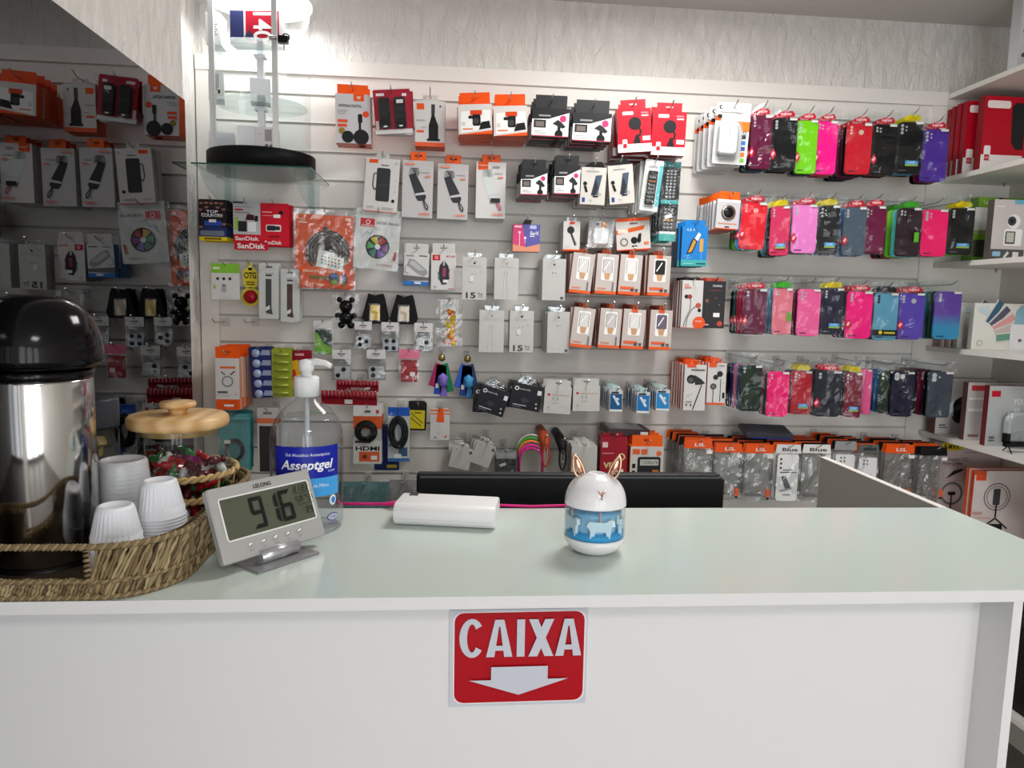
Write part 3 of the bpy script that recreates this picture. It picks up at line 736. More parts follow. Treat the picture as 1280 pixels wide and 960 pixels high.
# ---------- art
def a_antenna(A):
    A.R(.52, .86, .82, 1, ORG).T('W', .67, .93, .12, .07, WHT, .02).T('ANTENA DIGITAL', .42, .76, .66, .06, BK, .015)
    A.C(.86, .60, .09, (230, 70, 30)).R(.06, .42, .34, .48, (226, 84, 40)).R(.06, .33, .32, .39, (226, 84, 40)).C(.17, .25, .09, (150, 120, 40))
    for k in range(3): A.R(.06, .66-k*.035, .36-.05*k, .672-k*.035, (150, 150, 152))
    A.C(.34, .13, .17, BK, 1).C(.72, .13, .22, BK).R(.66, .15, .72, .60, BK).RR(.64, .42, .76, .60, BK, .3)
def a_usbmic(A):
    A.R(.05, .80, .30, .93, ORG).C(.84, .88, .035, (60, 60, 60)).R(.05, .30, .30, .35, (226, 84, 40)).R(0, 0, 1, .09, (222, 92, 50))
    A.R(.54, .70, .66, .92, (60, 60, 64)).P([(.50, .55), (.56, .70), (.64, .70), (.72, .55), (.78, .46), (.78, .16), (.46, .16), (.46, .46)], BK).R(.40, .12, .84, .17, BK)
    A.R(.05, .55, .35, .58, (170, 170, 170)).R(.2, .40, .38, .42, (170, 170, 170))
def a_carholder(A):
    A.P([(.0, .0), (1, .12), (1, .0)], ORG); A.P([(.06, .05), (.94, .16), (.96, .80), (.72, .80), (.70, .62), (.36, .62), (.34, .78), (.08, .76)], WHT)
    A.R(.36, .64, .70, .80, (214, 66, 20)); A.RR(.42, .28, .66, .66, BK, .2).C(.52, .44, .09, (60, 60, 62)).P([(.6, .14), (.96, .2), (.92, .44), (.68, .40)], BK).RR(.30, .52, .5, .62, BK).R(.12, .16, .42, .20, (226, 120, 60)).R(.10, .30, .2, .42, (210, 208, 206))
def a_blackholder(A):
    A.P([(0, .0), (1, .0), (1, .86), (.45, .62), (0, .60)], WHT); A.P([(0, .60), (.45, .62), (1, .86), (1, 1), (0, 1)], (38, 38, 40))
    A.R(.05, .30, .38, .58, (40, 40, 42)).R(.10, .34, .33, .52, (120, 110, 104)).C(.84, .64, .09, (200, 60, 120), 1.0)
    A.R(.18, .70, .50, .76, (150, 150, 150)); A.C(.74, .10, .11, BK).R(.70, .10, .78, .42, BK).P([(.56, .46), (.70, .60), (.80, .52), (.92, .36), (.84, .30), (.66, .40)], (36, 44, 40)).R(.08, .10, .4, .12, (180, 180, 180)).R(.08, .17, .3, .19, (180, 180, 180)); A.R(0, 0, 1, .03, (206, 60, 90))
def a_redmic(A):
    A.R(0, 0, 1, .19, (240, 238, 238)).RR(.16, .86, .48, .94, (248, 226, 226)).R(.70, .88, .92, .92, (230, 120, 130)).R(.72, .82, .92, .85, (245, 235, 235))
    A.C(.52, .66, .19, BK).P([(.62, .62), (.72, .48), (.68, .36), (.62, .36), (.66, .48), (.58, .58)], BK).P([(.45, .20), (.68, .20), (.62, .40), (.54, .40)], BK).R(.74, .26, .96, .36, (246, 238, 238))
    A.RR(.14, .14, .28, .30, (246, 240, 240)).RR(.155, .10, .265, .20, RED); 
    for k in range(4): A.R(.42+k*.13, .06, .50+k*.13, .13, (226, 200, 204))
def a_wifi(A):
    A.R(0, .70, .16, .78, ORG).P([(.58, .70), (1, .70), (1, .54), (.80, .54), (.70, .68)], (232, 120, 40)).C(.14, .92, .06, (40, 40, 44)).C(.16, .92, .04, WHT).T('Wireless-N WIFI Repeater', .45, .835, .66, .035, (50, 50, 54)).R(.06, .74, .18, .80, BK)
    for k, c in enumerate(((60, 60, 64), (50, 120, 200), (60, 80, 160), (232, 120, 40), (120, 190, 60))): A.R(.80, .42-k*.095, .92, .485-k*.095, c)
    A.RING(.88, .52, .05, .015, (70, 70, 74))
def a_pbank1(A):
    A.R(.10, .90, .36, .97, ORG).R(.45, .86, .68, .885, (120, 120, 124)).RR(.34, .20, .72, .82, (46, 47, 50), .14).R(.40, .48, .66, .50, (70, 70, 74)).RING(.26, .58, .07, .025, (40, 40, 42)).P([(.22, .44), (.30, .44), (.30, .70), (.22, .70)], WHT) if 0 else A.R(.10, .90, .36, .97, ORG).R(.45, .86, .68, .885, (120, 120, 124)).RR(.34, .20, .74, .82, (46, 47, 50), .14).R(.40, .50, .68, .51, (74, 74, 78)).L([(.34, .72), (.26, .70), (.24, .48), (.30, .40), (.34, .44)], .03, (46, 47, 50))
    A.C(.86, .22, .05, BK).T('50000', .70, .07, .34, .05, (140, 140, 142)).T('A7', .90, .92, .08, .04, GRY).R(.10, .06, .3, .10, (180, 180, 180)).R(0, 0, 1, .012, ORG)
    for k in range(3): A.C(.90, .60-k*.1, .018, (190, 190, 190))
def pbank_tilt(A, col, num):
    A.P([(.20, .74), (.42, .78), (.80, .40), (.72, .30), (.52, .30), (.44, .36)], col).P([(.44, .36), (.52, .30), (.74, .31), (.80, .40), (.76, .46), (.42, .42)], (200, 200, 204)).P([(.44, .355), (.52, .295), (.74, .30), (.79, .375), (.76, .415), (.43, .385)], col)
    for k in range(5): A.L([(.22+k*.05, .74), (.24+k*.05, .84), (.28+k*.05, .87), (.34+k*.045, .84), (.42+k*.03, .74)], .016, col if col[0] < 100 else (150, 160, 158))
    A.L([(.70, .30), (.76, .18), (.84, .14), (.85, .20), (.72, .30)], .035, col if col[0] < 100 else (200, 90, 110))
    A.R(.08, .92, .40, .95, (230, 140, 110)).R(.62, .80, .92, .82, (190, 190, 190)).R(.74, .72, .92, .745, (230, 130, 100)).T(num, .74, .07, .36, .045, (232, 96, 70), .01)
def a_pbank2(A): pbank_tilt(A, (48, 50, 54), '10000')
def a_pbank3(A): A.R(.06, .86, .40, 1, ORG).T('W', .22, .93, .10, .05, WHT); pbank_tilt(A, (206, 214, 212), '10000'); A.R(.5, .28, .82, .36, (40, 42, 46)).R(.56, .905, .8, .93, (150, 150, 152))
def a_whiteholder(A):
    A.P([(.42, .24), (.58, .78), (.84, .80), (.70, .26)], (70, 84, 104)).P([(.46, .26), (.60, .70), (.70, .46), (.60, .24)], (40, 42, 46)).C(.17, .56, .08, BK).P([(.12, .5), (.22, .5), (.3, .34), (.2, .32)], BK).R(.08, .06, .2, .18, (46, 74, 140)).R(.5, .20, .72, .24, BK).RING(.76, .28, .06, .02, GRY).R(.2, .88, .7, .905, (170, 168, 166)).R(.36, .10, .5, .14, (190, 190, 190))
def a_remote1(A):
    A.P([(.22, .10), (.60, .10), (.84, .68), (.42, .68)], BK) if 0 else A.RR(.24, .12, .76, .76, BK, .15)
    for r in range(6):
        for c in range(3): A.R(.32+c*.14, .18+r*.09, .40+c*.14, .225+r*.09, ((150, 150, 152), (190, 120, 60))[r == 4])
    A.R(.30, .40, .72, .47, WHT).T('XZHNG', .5, .86, .5, .05, (60, 60, 64)).R(.84, .18, 1, .70, (110, 196, 200))
def a_remote2(A):
    A.R(.0, .93, 1, 1, (60, 160, 164)).R(0, .47, 1, .52, (60, 160, 164)).R(.04, .0, .96, .09, (60, 168, 164)).R(.04, .09, .96, .12, (220, 224, 226))
    for r in range(9):
        for c in range(3): A.RR(.22+c*.2, .55+r*.04, .36+c*.2, .575+r*.04, (150, 152, 154))
    for r in range(6):
        for c in range(3): A.RR(.22+c*.2, .16+r*.045, .36+c*.2, .185+r*.045, ((150, 152, 154), (210, 160, 90))[r == 2])
    A.P([(.3, .27), (.66, .30), (.66, .35), (.3, .32)], WHT)
def a_earx(A):
    A.P([(0, 0), (.5, 0), (.35, 1), (0, 1)], (214, 66, 120)).P([(.5, 0), (1, 0), (1, 1), (.35, 1)], (96, 92, 170)).P([(0, 0), (1, 0), (1, .30), (.5, .16), (0, .26)], (226, 150, 120)).R(.06, .88, .32, .95, (250, 220, 230)).R(.62, .84, .86, .97, (190, 200, 240)).T('EarX', .80, .68, .32, .14, WHT, .02).C(.24, .70, .05, (245, 200, 215)).R(.23, .2, .26, .68, (245, 200, 215)).C(.45, .5, .05, (240, 220, 235)).R(.44, .3, .46, .48, (240, 220, 235)).R(.62, .55, .8, .58, WHT)
def a_mic(A):
    A.R(.36, .90, .68, .98, (230, 70, 40)).P([(.36, .70), (.50, .62), (.82, .22), (.70, .16), (.42, .56)], (44, 44, 48)).C(.44, .70, .22, (36, 36, 40)).R(0, 0, 1, .05, ORG).P([(.55, .5), (.6, .46), (.8, .22), (.76, .2)], (110, 110, 114)).R(.1, .12, .4, .14, (190, 190, 190))
def a_carmount(A):
    A.R(.14, .80, .90, .90, ORG) if 0 else A.P([(0, .50), (.80, .62), (.86, .76), (0, .62)], (214, 90, 30)).R(.05, .54, .35, .66, (244, 220, 200)).R(0, 0, 1, .03, ORG)
    A.C(.52, .30, .10, BK).P([(.60, .30), (.66, .50), (.74, .52), (.72, .26), (.64, .20)], BK).R(.44, .10, .60, .14, BK).RING(.22, .26, .12, .04, (120, 116, 110)).R(.80, .16, .95, .24, (230, 120, 60))
def cable_art(n15):
    def f(A):
        A.C(.5, .86, .05, (46, 46, 48) if n15 else (150, 150, 150)).C(.56, .90, .018, (46, 46, 48) if n15 else (150, 150, 150)).R(.2, .79, .8, .80, (190, 190, 192)).R(.26, .765, .74, .775, (200, 200, 202))
        if n15:
            A.T('15', .36, .10, .40, .14, (50, 50, 52), .02).T('Pro', .76, .14, .2, .05, (90, 90, 92), .01).R(.68, .09, .86, .10, (150, 150, 150)).R(.68, .06, .86, .07, (150, 150, 150)).C(.40, .60, .02, GRY).C(.54, .60, .02, GRY).R(.74, .64, .80, .70, (190, 190, 190)).RR(.3, .42, .46, .56, (222, 222, 224))
        else:
            A.R(.40, .56, .43, .66, (176, 176, 178)).R(.52, .56, .55, .66, (176, 176, 178)).R(.38, .46, .45, .56, (200, 200, 202)).R(.5, .46, .57, .56, (200, 200, 202)).R(.36, .04, .38, .24, (206, 206, 208)).R(.56, .04, .58, .24, (206, 206, 208)).R(.40, .24, .42, .46, (214, 214, 216)).R(.53, .24, .55, .46, (214, 214, 216))
    return f
def a_cable3(A): A.C(.5, .86, .045, (60, 60, 62)).R(.22, .79, .78, .80, (190, 190, 192)).C(.44, .66, .025, BK).C(.56, .66, .02, BK).C(.42, .58, .015, GRY).C(.6, .58, .015, GRY).R(.80, .03, .92, .09, (80, 80, 82)).R(.36, .14, .5, .16, (214, 214, 216))
def charger(dev, lab):
    def f(A):
        A.R(0, 0, 1, .075, (232, 96, 40)); A.RR(.24, .34, .80, .92, (250, 248, 246), .12)
        A.RR(.30, .52, .74, .88, dev, .15); A.P([(.36, .52), (.68, .52), (.62, .36), (.42, .36)], (206, 160, 120)); A.L([(.30, .52), (.30, .86)], .02, (60, 56, 54)).L([(.74, .52), (.74, .86)], .02, (60, 56, 54))
        A.L([(.36, .60), (.6, .82)], .05, (250, 250, 250))
        if lab: A.R(.08, .13, .72, .20, (230, 100, 60)).R(.34, .92, .62, 1, (230, 96, 50)).R(.56, .09, .70, .16, (70, 70, 72)).R(.76, .09, .90, .16, (90, 90, 92))
        else: A.R(.1, .12, .5, .15, (226, 140, 110)).R(.78, .08, .86, .30, (120, 118, 116))
    return f
def a_blue48(A):
    A.R(0, 0, 1, .16, (64, 170, 170)).P([(.20, .30), (.44, .34), (.60, .62), (.46, .72), (.36, .62)], (30, 28, 30)).P([(.26, .34), (.40, .36), (.56, .62), (.46, .68)], (206, 150, 70)).P([(.50, .70), (.62, .64), (.74, .80), (.64, .86)], WHT).RR(.70, .36, .84, .70, (210, 160, 70), .3).R(.76, .12, .78, .36, (120, 180, 230)).T('4.8 A', .34, .92, .34, .07, (200, 230, 250)).R(.1, .05, .5, .07, (140, 210, 210)).R(.6, .05, .95, .08, (20, 80, 90))
    A.L([(.10, .24), (.3, .28), (.2, .18), (.4, .22)], .02, (120, 200, 240))
def a_ear_w(A): A.C(.22, .66, .10, BK).C(.38, .66, .11, (150, 60, 50)).C(.80, .48, .13, (190, 80, 70)).C(.86, .38, .09, BK).L([(.42, .62), (.42, .40), (.22, .20), (.12, .02)], .03, (70, 66, 66)).L([(.72, .48), (.5, .40), (.3, .22), (.24, .02)], .03, (70, 66, 66)).C(.86, .12, .30, (232, 84, 30)).T('SUPER BASS', .84, .15, .3, .03, WHT).R(.1, .90, .3, .93, (230, 160, 150)).R(.1, .84, .42, .87, (220, 120, 110)).R(0, 0, 1, .015, (200, 90, 60))
def a_ear_b(A): A.T('XZHNG', .62, .90, .42, .045, WHT, .01).R(.3, .80, .82, .81, (150, 70, 60)).C(.2, .58, .08, (130, 90, 70)).C(.58, .64, .06, (70, 66, 66)).R(.19, .2, .22, .56, (60, 54, 52)).R(.50, .24, .78, .33, WHT).C(.80, .10, .12, (196, 70, 60)).R(.06, .06, .32, .09, (220, 150, 150)).C(.74, .5, .03, GRY)
def a_ear_o(A): A.C(.32, .68, .21, (30, 30, 32)).C(.30, .66, .12, (84, 84, 86)).P([(.45, .78), (.80, .68), (.96, .60), (.8, .57), (.5, .56)], (40, 40, 42)).L([(.80, .56), (.70, .40), (.44, .02)], .05, BK).R(.30, .87, .92, .90, (90, 90, 92)).T('W', .30, .97, .2, .035, WHT).R(.1, .94, .5, 1.0, ORG).P([(.12, .30), (.4, .37), (.4, .40), (.12, .33)], (200, 210, 214)).C(.14, .12, .04, BK).C(.34, .12, .04, BK).R(.1, .18, .4, .2, GRY)
def a_ear_o2(A): A.C(.66, .74, .16, (34, 34, 36)).C(.44, .66, .14, (40, 40, 42)).C(.34, .44, .17, (60, 60, 62)).C(.34, .44, .10, (110, 110, 112)).R(.32, .05, .36, .36, BK).R(.70, .08, .74, .62, (60, 60, 62)).RR(.84, .16, .96, .30, BK).R(.06, .90, .46, 1, ORG).R(0, 0, 1, .05, (226, 90, 40)).R(.6, .93, .9, .95, GRY).R(.86, .52, .93, .55, (190, 190, 190))
def a_moto(A): A.C(.16, .80, .07, WHT).C(.16, .80, .04, (40, 42, 48)).T('motorola', .42, .80, .36, .07, (220, 222, 226)).R(.84, .66, .97, .84, (230, 232, 236)).P([(.30, .38), (.46, .50), (.62, .36), (.46, .24)], (58, 62, 70)).R(.12, .14, .56, .17, (210, 212, 216)).R(.12, .07, .4, .085, (150, 152, 156)).C(.86, .30, .03, (200, 200, 204)).C(.88, .14, .03, (220, 220, 224))
def a_wcab(A): A.C(.16, .70, .05, (196, 60, 60)).R(.24, .685, .94, .705, (200, 150, 150)).R(.32, .50, .36, .62, (150, 170, 170)).R(.48, .50, .52, .62, (150, 170, 170)).R(.3, .38, .54, .40, (180, 180, 180)).C(.18, .22, .03, (150, 150, 152)).C(.18, .12, .02, (150, 150, 152)).R(.74, .27, .8, .31, (210, 210, 210))
def smallbox(c1, c2):
    def f(A): A.R(.04, .12, .96, .84, c1).P([(.2, .74), (.36, .78), (.8, .36), (.64, .30)], c2).C(.6, .6, .12, (210, 236, 250)).R(.04, .04, .96, .12, (238, 240, 242)).R(.12, .86, .7, .94, (40, 50, 70))
    return f
def a_sandisk_g(A): A.R(0, 0, 1, .19, RED).T('SanDisk', .50, .09, .88, .10, WHT, .02).P([(.04, .30), (.16, .30), (.2, .62), (.08, .60)], (150, 190, 70)).R(.18, .26, .5, .52, (34, 34, 38)).R(.54, .26, .84, .50, (232, 232, 234)).P([(.45, .55), (.8, .55), (.76, .68), (.52, .70)], (60, 24, 30)).R(.06, .78, .36, .82, RED).R(.06, .72, .62, .74, (120, 120, 126)).R(.8, .52, .92, .66, (20, 20, 24)).R(0, .955, .4, 1, (40, 60, 90)).R(.06, .86, .7, .88, (150, 150, 154))
def a_sandisk_r(A): A.T('SanDisk', .44, .08, .60, .085, WHT, .02).RR(.19, .34, .72, .50, (236, 220, 222), .2).RR(.22, .36, .52, .48, (40, 40, 44)).R(.50, .375, .68, .465, (46, 46, 50)).C(.72, .78, .08, (30, 10, 16)).R(.46, .66, .70, .74, (246, 236, 236)).R(.06, .78, .4, .80, (240, 180, 186)).R(.06, .70, .44, .715, (236, 150, 160)).R(.3, .21, .64, .235, (90, 10, 20))
def a_dvd(A):
    r2 = random.Random(3)
    A.R(0, .09, 1, .34, (34, 50, 104)).R(0, .0, 1, .09, (226, 198, 20)).R(.18, .02, .8, .07, (120, 96, 10)).R(.05, .12, .9, .24, (110, 120, 140)).R(.2, .36, .82, .48, (40, 80, 180))
    for u, v in ((.10, .92), (.28, .93), (.46, .92), (.64, .93), (.82, .92), (.08, .76), (.90, .78), (.16, .66), (.82, .62), (.08, .34), (.92, .42), (.3, .82), (.7, .82)):
        A.C(u, v, .075, (150, 104, 84)).P([(u-.08, v-.10), (u+.08, v-.10), (u+.04, v-.045), (u-.04, v-.045)], (40, 34, 48)).P([(u-.075, v+.005), (u+.075, v+.005), (u+.05, v+.05), (u-.05, v+.05)], (36, 26, 24))
    A.T('TOP', .5, .70, .42, .07, (236, 238, 246), .02).T('COUNTRY', .5, .61, .76, .08, (236, 238, 246), .02).R(.38, .44, .64, .51, WHT)
def a_ledorange(A):
    A.C(.55, .50, .38, M((30, 30, 32), .3)).C(.55, .50, .345, M((128, 118, 110), .25)).C(.56, .50, .12, (34, 32, 32)).P([(.50, .50), (.46, .84), (.56, .84), (.62, .5)], (26, 26, 28)).P([(.36, .34), (.76, .28), (.80, .46), (.40, .54)], (232, 234, 230))
    for r in range(3):
        for c in range(6): A.C(.45+c*.052, .48-c*.012-r*.045, .012, [(200, 40, 40), (40, 150, 60), (50, 70, 190), (230, 180, 30), (60, 170, 160), (240, 240, 240)][(c+r) % 6])
    A.R(.12, .02, .90, .36, (226, 84, 20)).P([(.36, .30), (.80, .24), (.82, .42), (.40, .50)], (236, 238, 234))
    for r in range(3):
        for c in range(6): A.C(.45+c*.055, .44-c*.010-r*.045, .014, [(200, 40, 40), (40, 150, 60), (50, 70, 190), (230, 180, 30), (60, 170, 160), (30, 30, 34)][(c+r*2) % 6])
    A.T('FAIXA DE LED 5050', .42, .205, .54, .04, (250, 226, 205), .01).T('12V 5mt', .36, .06, .30, .03, (250, 226, 205))
    A.R(.30, .125, .66, .15, (110, 120, 60)).R(.30, .095, .6, .115, (140, 60, 50)).R(.52, .07, .66, .12, (240, 236, 232))
    A.C(.80, .135, .105, (30, 30, 34)); A.P([(.80, .135), (.71, .17), (.76, .205), (.85, .20)], (80, 110, 190)); A.P([(.80, .135), (.85, .19), (.89, .14), (.87, .09)], (110, 90, 150)); A.P([(.80, .135), (.86, .08), (.79, .055), (.73, .08)], (120, 170, 50)).T('W', .12, .92, .10, .05, (250, 220, 200)).R(.05, .88, .2, .895, (250, 220, 200)).R(.86, .93, .94, .97, (250, 220, 200))
def a_ledwhite(A):
    A.R(.10, .70, .42, .84, RED).RING(.27, .78, .05, .014, WHT).T('KAPBOM', .27, .722, .26, .03, WHT).T('LUZ DE TIRA LED', .72, .78, .50, .042, (60, 60, 64), .01)
    A.C(.52, .38, .27, BK)
    for k, c in enumerate(((190, 170, 40), (170, 50, 50), (120, 60, 130), (120, 90, 170), (60, 120, 110), (70, 150, 90))):
        a0 = PI*.75-k*PI/3; A.P([(.52+.06*math.cos(a0), .38+.06*A.w/A.h*math.sin(a0))]+[(.52+.235*math.cos(a0-q*.24), .38+.235*A.w/A.h*math.sin(a0-q*.24)) for q in range(4)]+[(.52+.06*math.cos(a0-.75), .38+.06*A.w/A.h*math.sin(a0-.75))], c)
    A.C(.52, .38, .06, (220, 222, 224)).L([(.16, .50), (.26, .62), (.34, .58), (.44, .70), (.52, .66)], .015, (110, 150, 190)).RING(.86, .60, .05, .012, (190, 190, 192)).RING(.84, .48, .04, .01, (190, 190, 192)).P([(.88, .16), (.94, .17), (.96, .32), (.90, .31)], (170, 70, 70)).T('KIT COMPLETO', .70, .08, .36, .03, (170, 60, 60))
def a_greencard(A): A.R(0, .74, 1, 1, (130, 190, 60)).R(.06, .84, .3, .9, (220, 240, 200)).C(.22, .58, .055, (44, 44, 46)).C(.44, .58, .055, (44, 44, 46)).C(.66, .58, .055, (44, 44, 46)).R(.36, .20, .52, .42, (168, 170, 172)).R(.40, .36, .48, .43, (110, 112, 116)).R(.08, .3, .14, .4, (140, 190, 60)).R(.3, .05, .7, .06, (190, 190, 190))
def a_watch(col):
    def f(A): A.R(.36, .92, .68, .95, (90, 90, 92)).R(.30, .81, .74, .825, (150, 150, 152)).R(.34, .77, .66, .80, (60, 60, 62)).P([(.36, .10), (.70, .08), (.64, .20), (.64, .72), (.34, .72), (.34, .3)], col).P([(.34, .14), (.56, .18), (.54, .25), (.34, .2)], (226, 228, 230))
    return f
def a_mouse1(A): A.R(0, 0, 1, .12, (34, 110, 190)).P([(0, .12), (1, .16), (1, .26), (0, .30)], (104, 100, 98)).P([(.12, .62), (.20, .82), (.40, .80), (.90, .50), (.96, .38), (.80, .28), (.56, .36)], (150, 152, 154)).P([(.22, .66), (.28, .76), (.42, .74), (.84, .48), (.6, .46)], (186, 188, 190)).L([(.18, .68), (.06, .54), (.04, .40), (.2, .34)], .025, (130, 132, 134)).R(.06, .90, .4, .92, (120, 120, 124)).R(.6, .91, .92, .94, (90, 90, 94)).R(.44, .04, .7, .1, (230, 230, 234))
def a_mouse2(A): A.R(.05, .80, .36, .95, RED).RING(.21, .88, .06, .02, WHT).T('MOUSE', .78, .92, .36, .05, (210, 90, 90), .01).P([(.34, .66), (.46, .78), (.56, .78), (.70, .64), (.74, .34), (.62, .16), (.44, .14), (.28, .34)], (38, 36, 42)).R(.47, .66, .55, .80, (180, 180, 182)).P([(.46, .36), (.58, .36), (.60, .60), (.46, .60)], (150, 60, 100)).L([(.26, .48), (.34, .36), (.30, .28)], .03, (70, 140, 130)).L([(.74, .58), (.70, .4), (.74, .3)], .03, (120, 60, 60)).R(.48, .20, .68, .28, (230, 230, 232)).R(.7, .03, .92, .05, (200, 120, 120)).RING(.16, .08, .05, .015, GRY)
    
# ---------- row 1, left half
def row1():
    it = Item('antenna_box', 'white and orange digital antenna box, leftmost of the top row', 'box', (420, 119, 463, 178), .13, 'digital antenna box', rz=.10, ry=-.02)
    hangbox(it, .035, (226, 224, 226), ORG, (.88, .030, (240, 90, 20)), a_antenna).hook(); it.stack(1, .037, 'second digital antenna box tucked behind the front one')
    it = Item('strap_card', 'red card holding two black straps in the top row', 'blister card', (468, 113, 514, 166), .14, 'red strap card', ry=-.09)
    card(it, (172, 22, 50)); A = Art(it.w, it.h); A.R(.0, .0, 1, .10, (226, 222, 222)).R(.08, .86, .30, .92, (246, 230, 232)).R(.02, .1, .1, .3, (240, 220, 224)).R(.78, .84, .9, .90, WHT).build('printed_front', it.t)
    for sx in (-.22, .20):
        MB().prism(rrect(.30*it.w, .70*it.h, .006, 3, sx*it.w, .46*it.h), -.012, -.001, M((28, 28, 30), .5), cham=.003).build('strap', it.t)
        MB().box((sx-.13)*it.w, (sx+.13)*it.w, -.014, -.012, .20*it.h, .34*it.h, BLK).build('buckle', it.t)
        MB().prism(rrect(.10*it.w, .035*it.h, .002, 2, sx*it.w, .15*it.h), -.0145, -.012, WHITE).build('buckle_slot', it.t)
    MB().box(.12*it.w, .30*it.w, -.0135, -.0121, .66*it.h, .74*it.h, PAPER).build('price_sticker', it.t); it.top = it.h
    film(it, .002, y=-.017, amp=.0008); it.hook(-.010); it.stack(2, .02, 'black strap card hanging behind the red strap card')
    it = Item('webcam_box', 'white box printed with a black flask shape and orange foot', 'box', (519, 127, 556, 182), .13, 'flask printed box')
    hangbox(it, .03, (232, 230, 228), (220, 100, 60), (.5, .018, (226, 224, 222)), a_usbmic).hook(.006)
    it.stack(1, .032, 'second flask printed box behind the front one')
    for i, (b, ry) in enumerate((((573, 131, 615, 167), -.05), ((617, 133, 659, 169), -.04))):
        w = ('left', 'right')[i]
        it = Item('car_holder_box', 'orange car phone holder box, %s of the top-row pair' % w, 'box', b, .20, w+' orange holder box', ry=ry, rz=-.08)
        hangbox(it, .036, (236, 232, 228), (226, 84, 24), (.90, .036, (238, 84, 20)), a_carholder).hook(); it.stack(3, .040, 'orange holder box stacked behind the %s front one' % w, .004)
    for i, b in enumerate(((665, 136, 711, 170), (716, 142, 764, 176))):
        w = ('left', 'right')[i]
        it = Item('camera_mount_box', 'black and white mount box with dark header, %s of the top-row pair' % w, 'box', b, .21, w+' top black mount box', ry=.03, rz=-.10)
        hangbox(it, .036, (40, 40, 42), (34, 34, 36), (.86, .040, (52, 52, 54)), a_blackholder).hook(); it.stack(3, .040, 'black mount box stacked behind the %s top-row one' % w, .003)
    for i, b in enumerate(((772, 137, 814, 189), (815, 141, 857, 193))):
        w = ('left', 'right')[i]
        it = Item('microphone_box', 'red microphone box with white foot band, %s of the pair' % w, 'box', b, .21, w+' red microphone box', ry=(-.07, .02)[i], rz=-.12)
        hangbox(it, .045, (196, 14, 40), (170, 14, 36), (.74, .030, (200, 20, 44)), a_redmic).hook(); it.stack(2, .06, 'red microphone box stacked behind the %s front one' % w, .004)
    it = Item('wifi_blister', 'white blister card of a wireless repeater with orange band', 'blister card', (893, 130, 936, 204), .20, 'wireless repeater card', ry=.04, rz=-.1)
    card(it, (240, 240, 240), art=a_wifi, r=.006)
    MB().prism(rrect(.56*it.w, .50*it.h, .012, 5, -.13*it.w, .37*it.h), -.028, -.001, M((224, 228, 230), .25, name='white_device'), cham=.008, smooth=True).build('repeater_body', it.t)
    for k in range(4): MB().box(-.14*it.w, -.10*it.w, -.0285, -.0279, (.44+k*.04)*it.h, (.455+k*.04)*it.h, M((150, 152, 156))).build('indicator', it.t)
    MB().prism(rrect(.70*it.w, .60*it.h, .014, 5, -.10*it.w, .36*it.h), -.031, -.0005, FILM, cham=.004).build('blister', it.t)
    it.top = it.h; it.hook(-.012); it.stack(4, .045, 'wireless repeater card hanging behind the front one', .004)
row1()
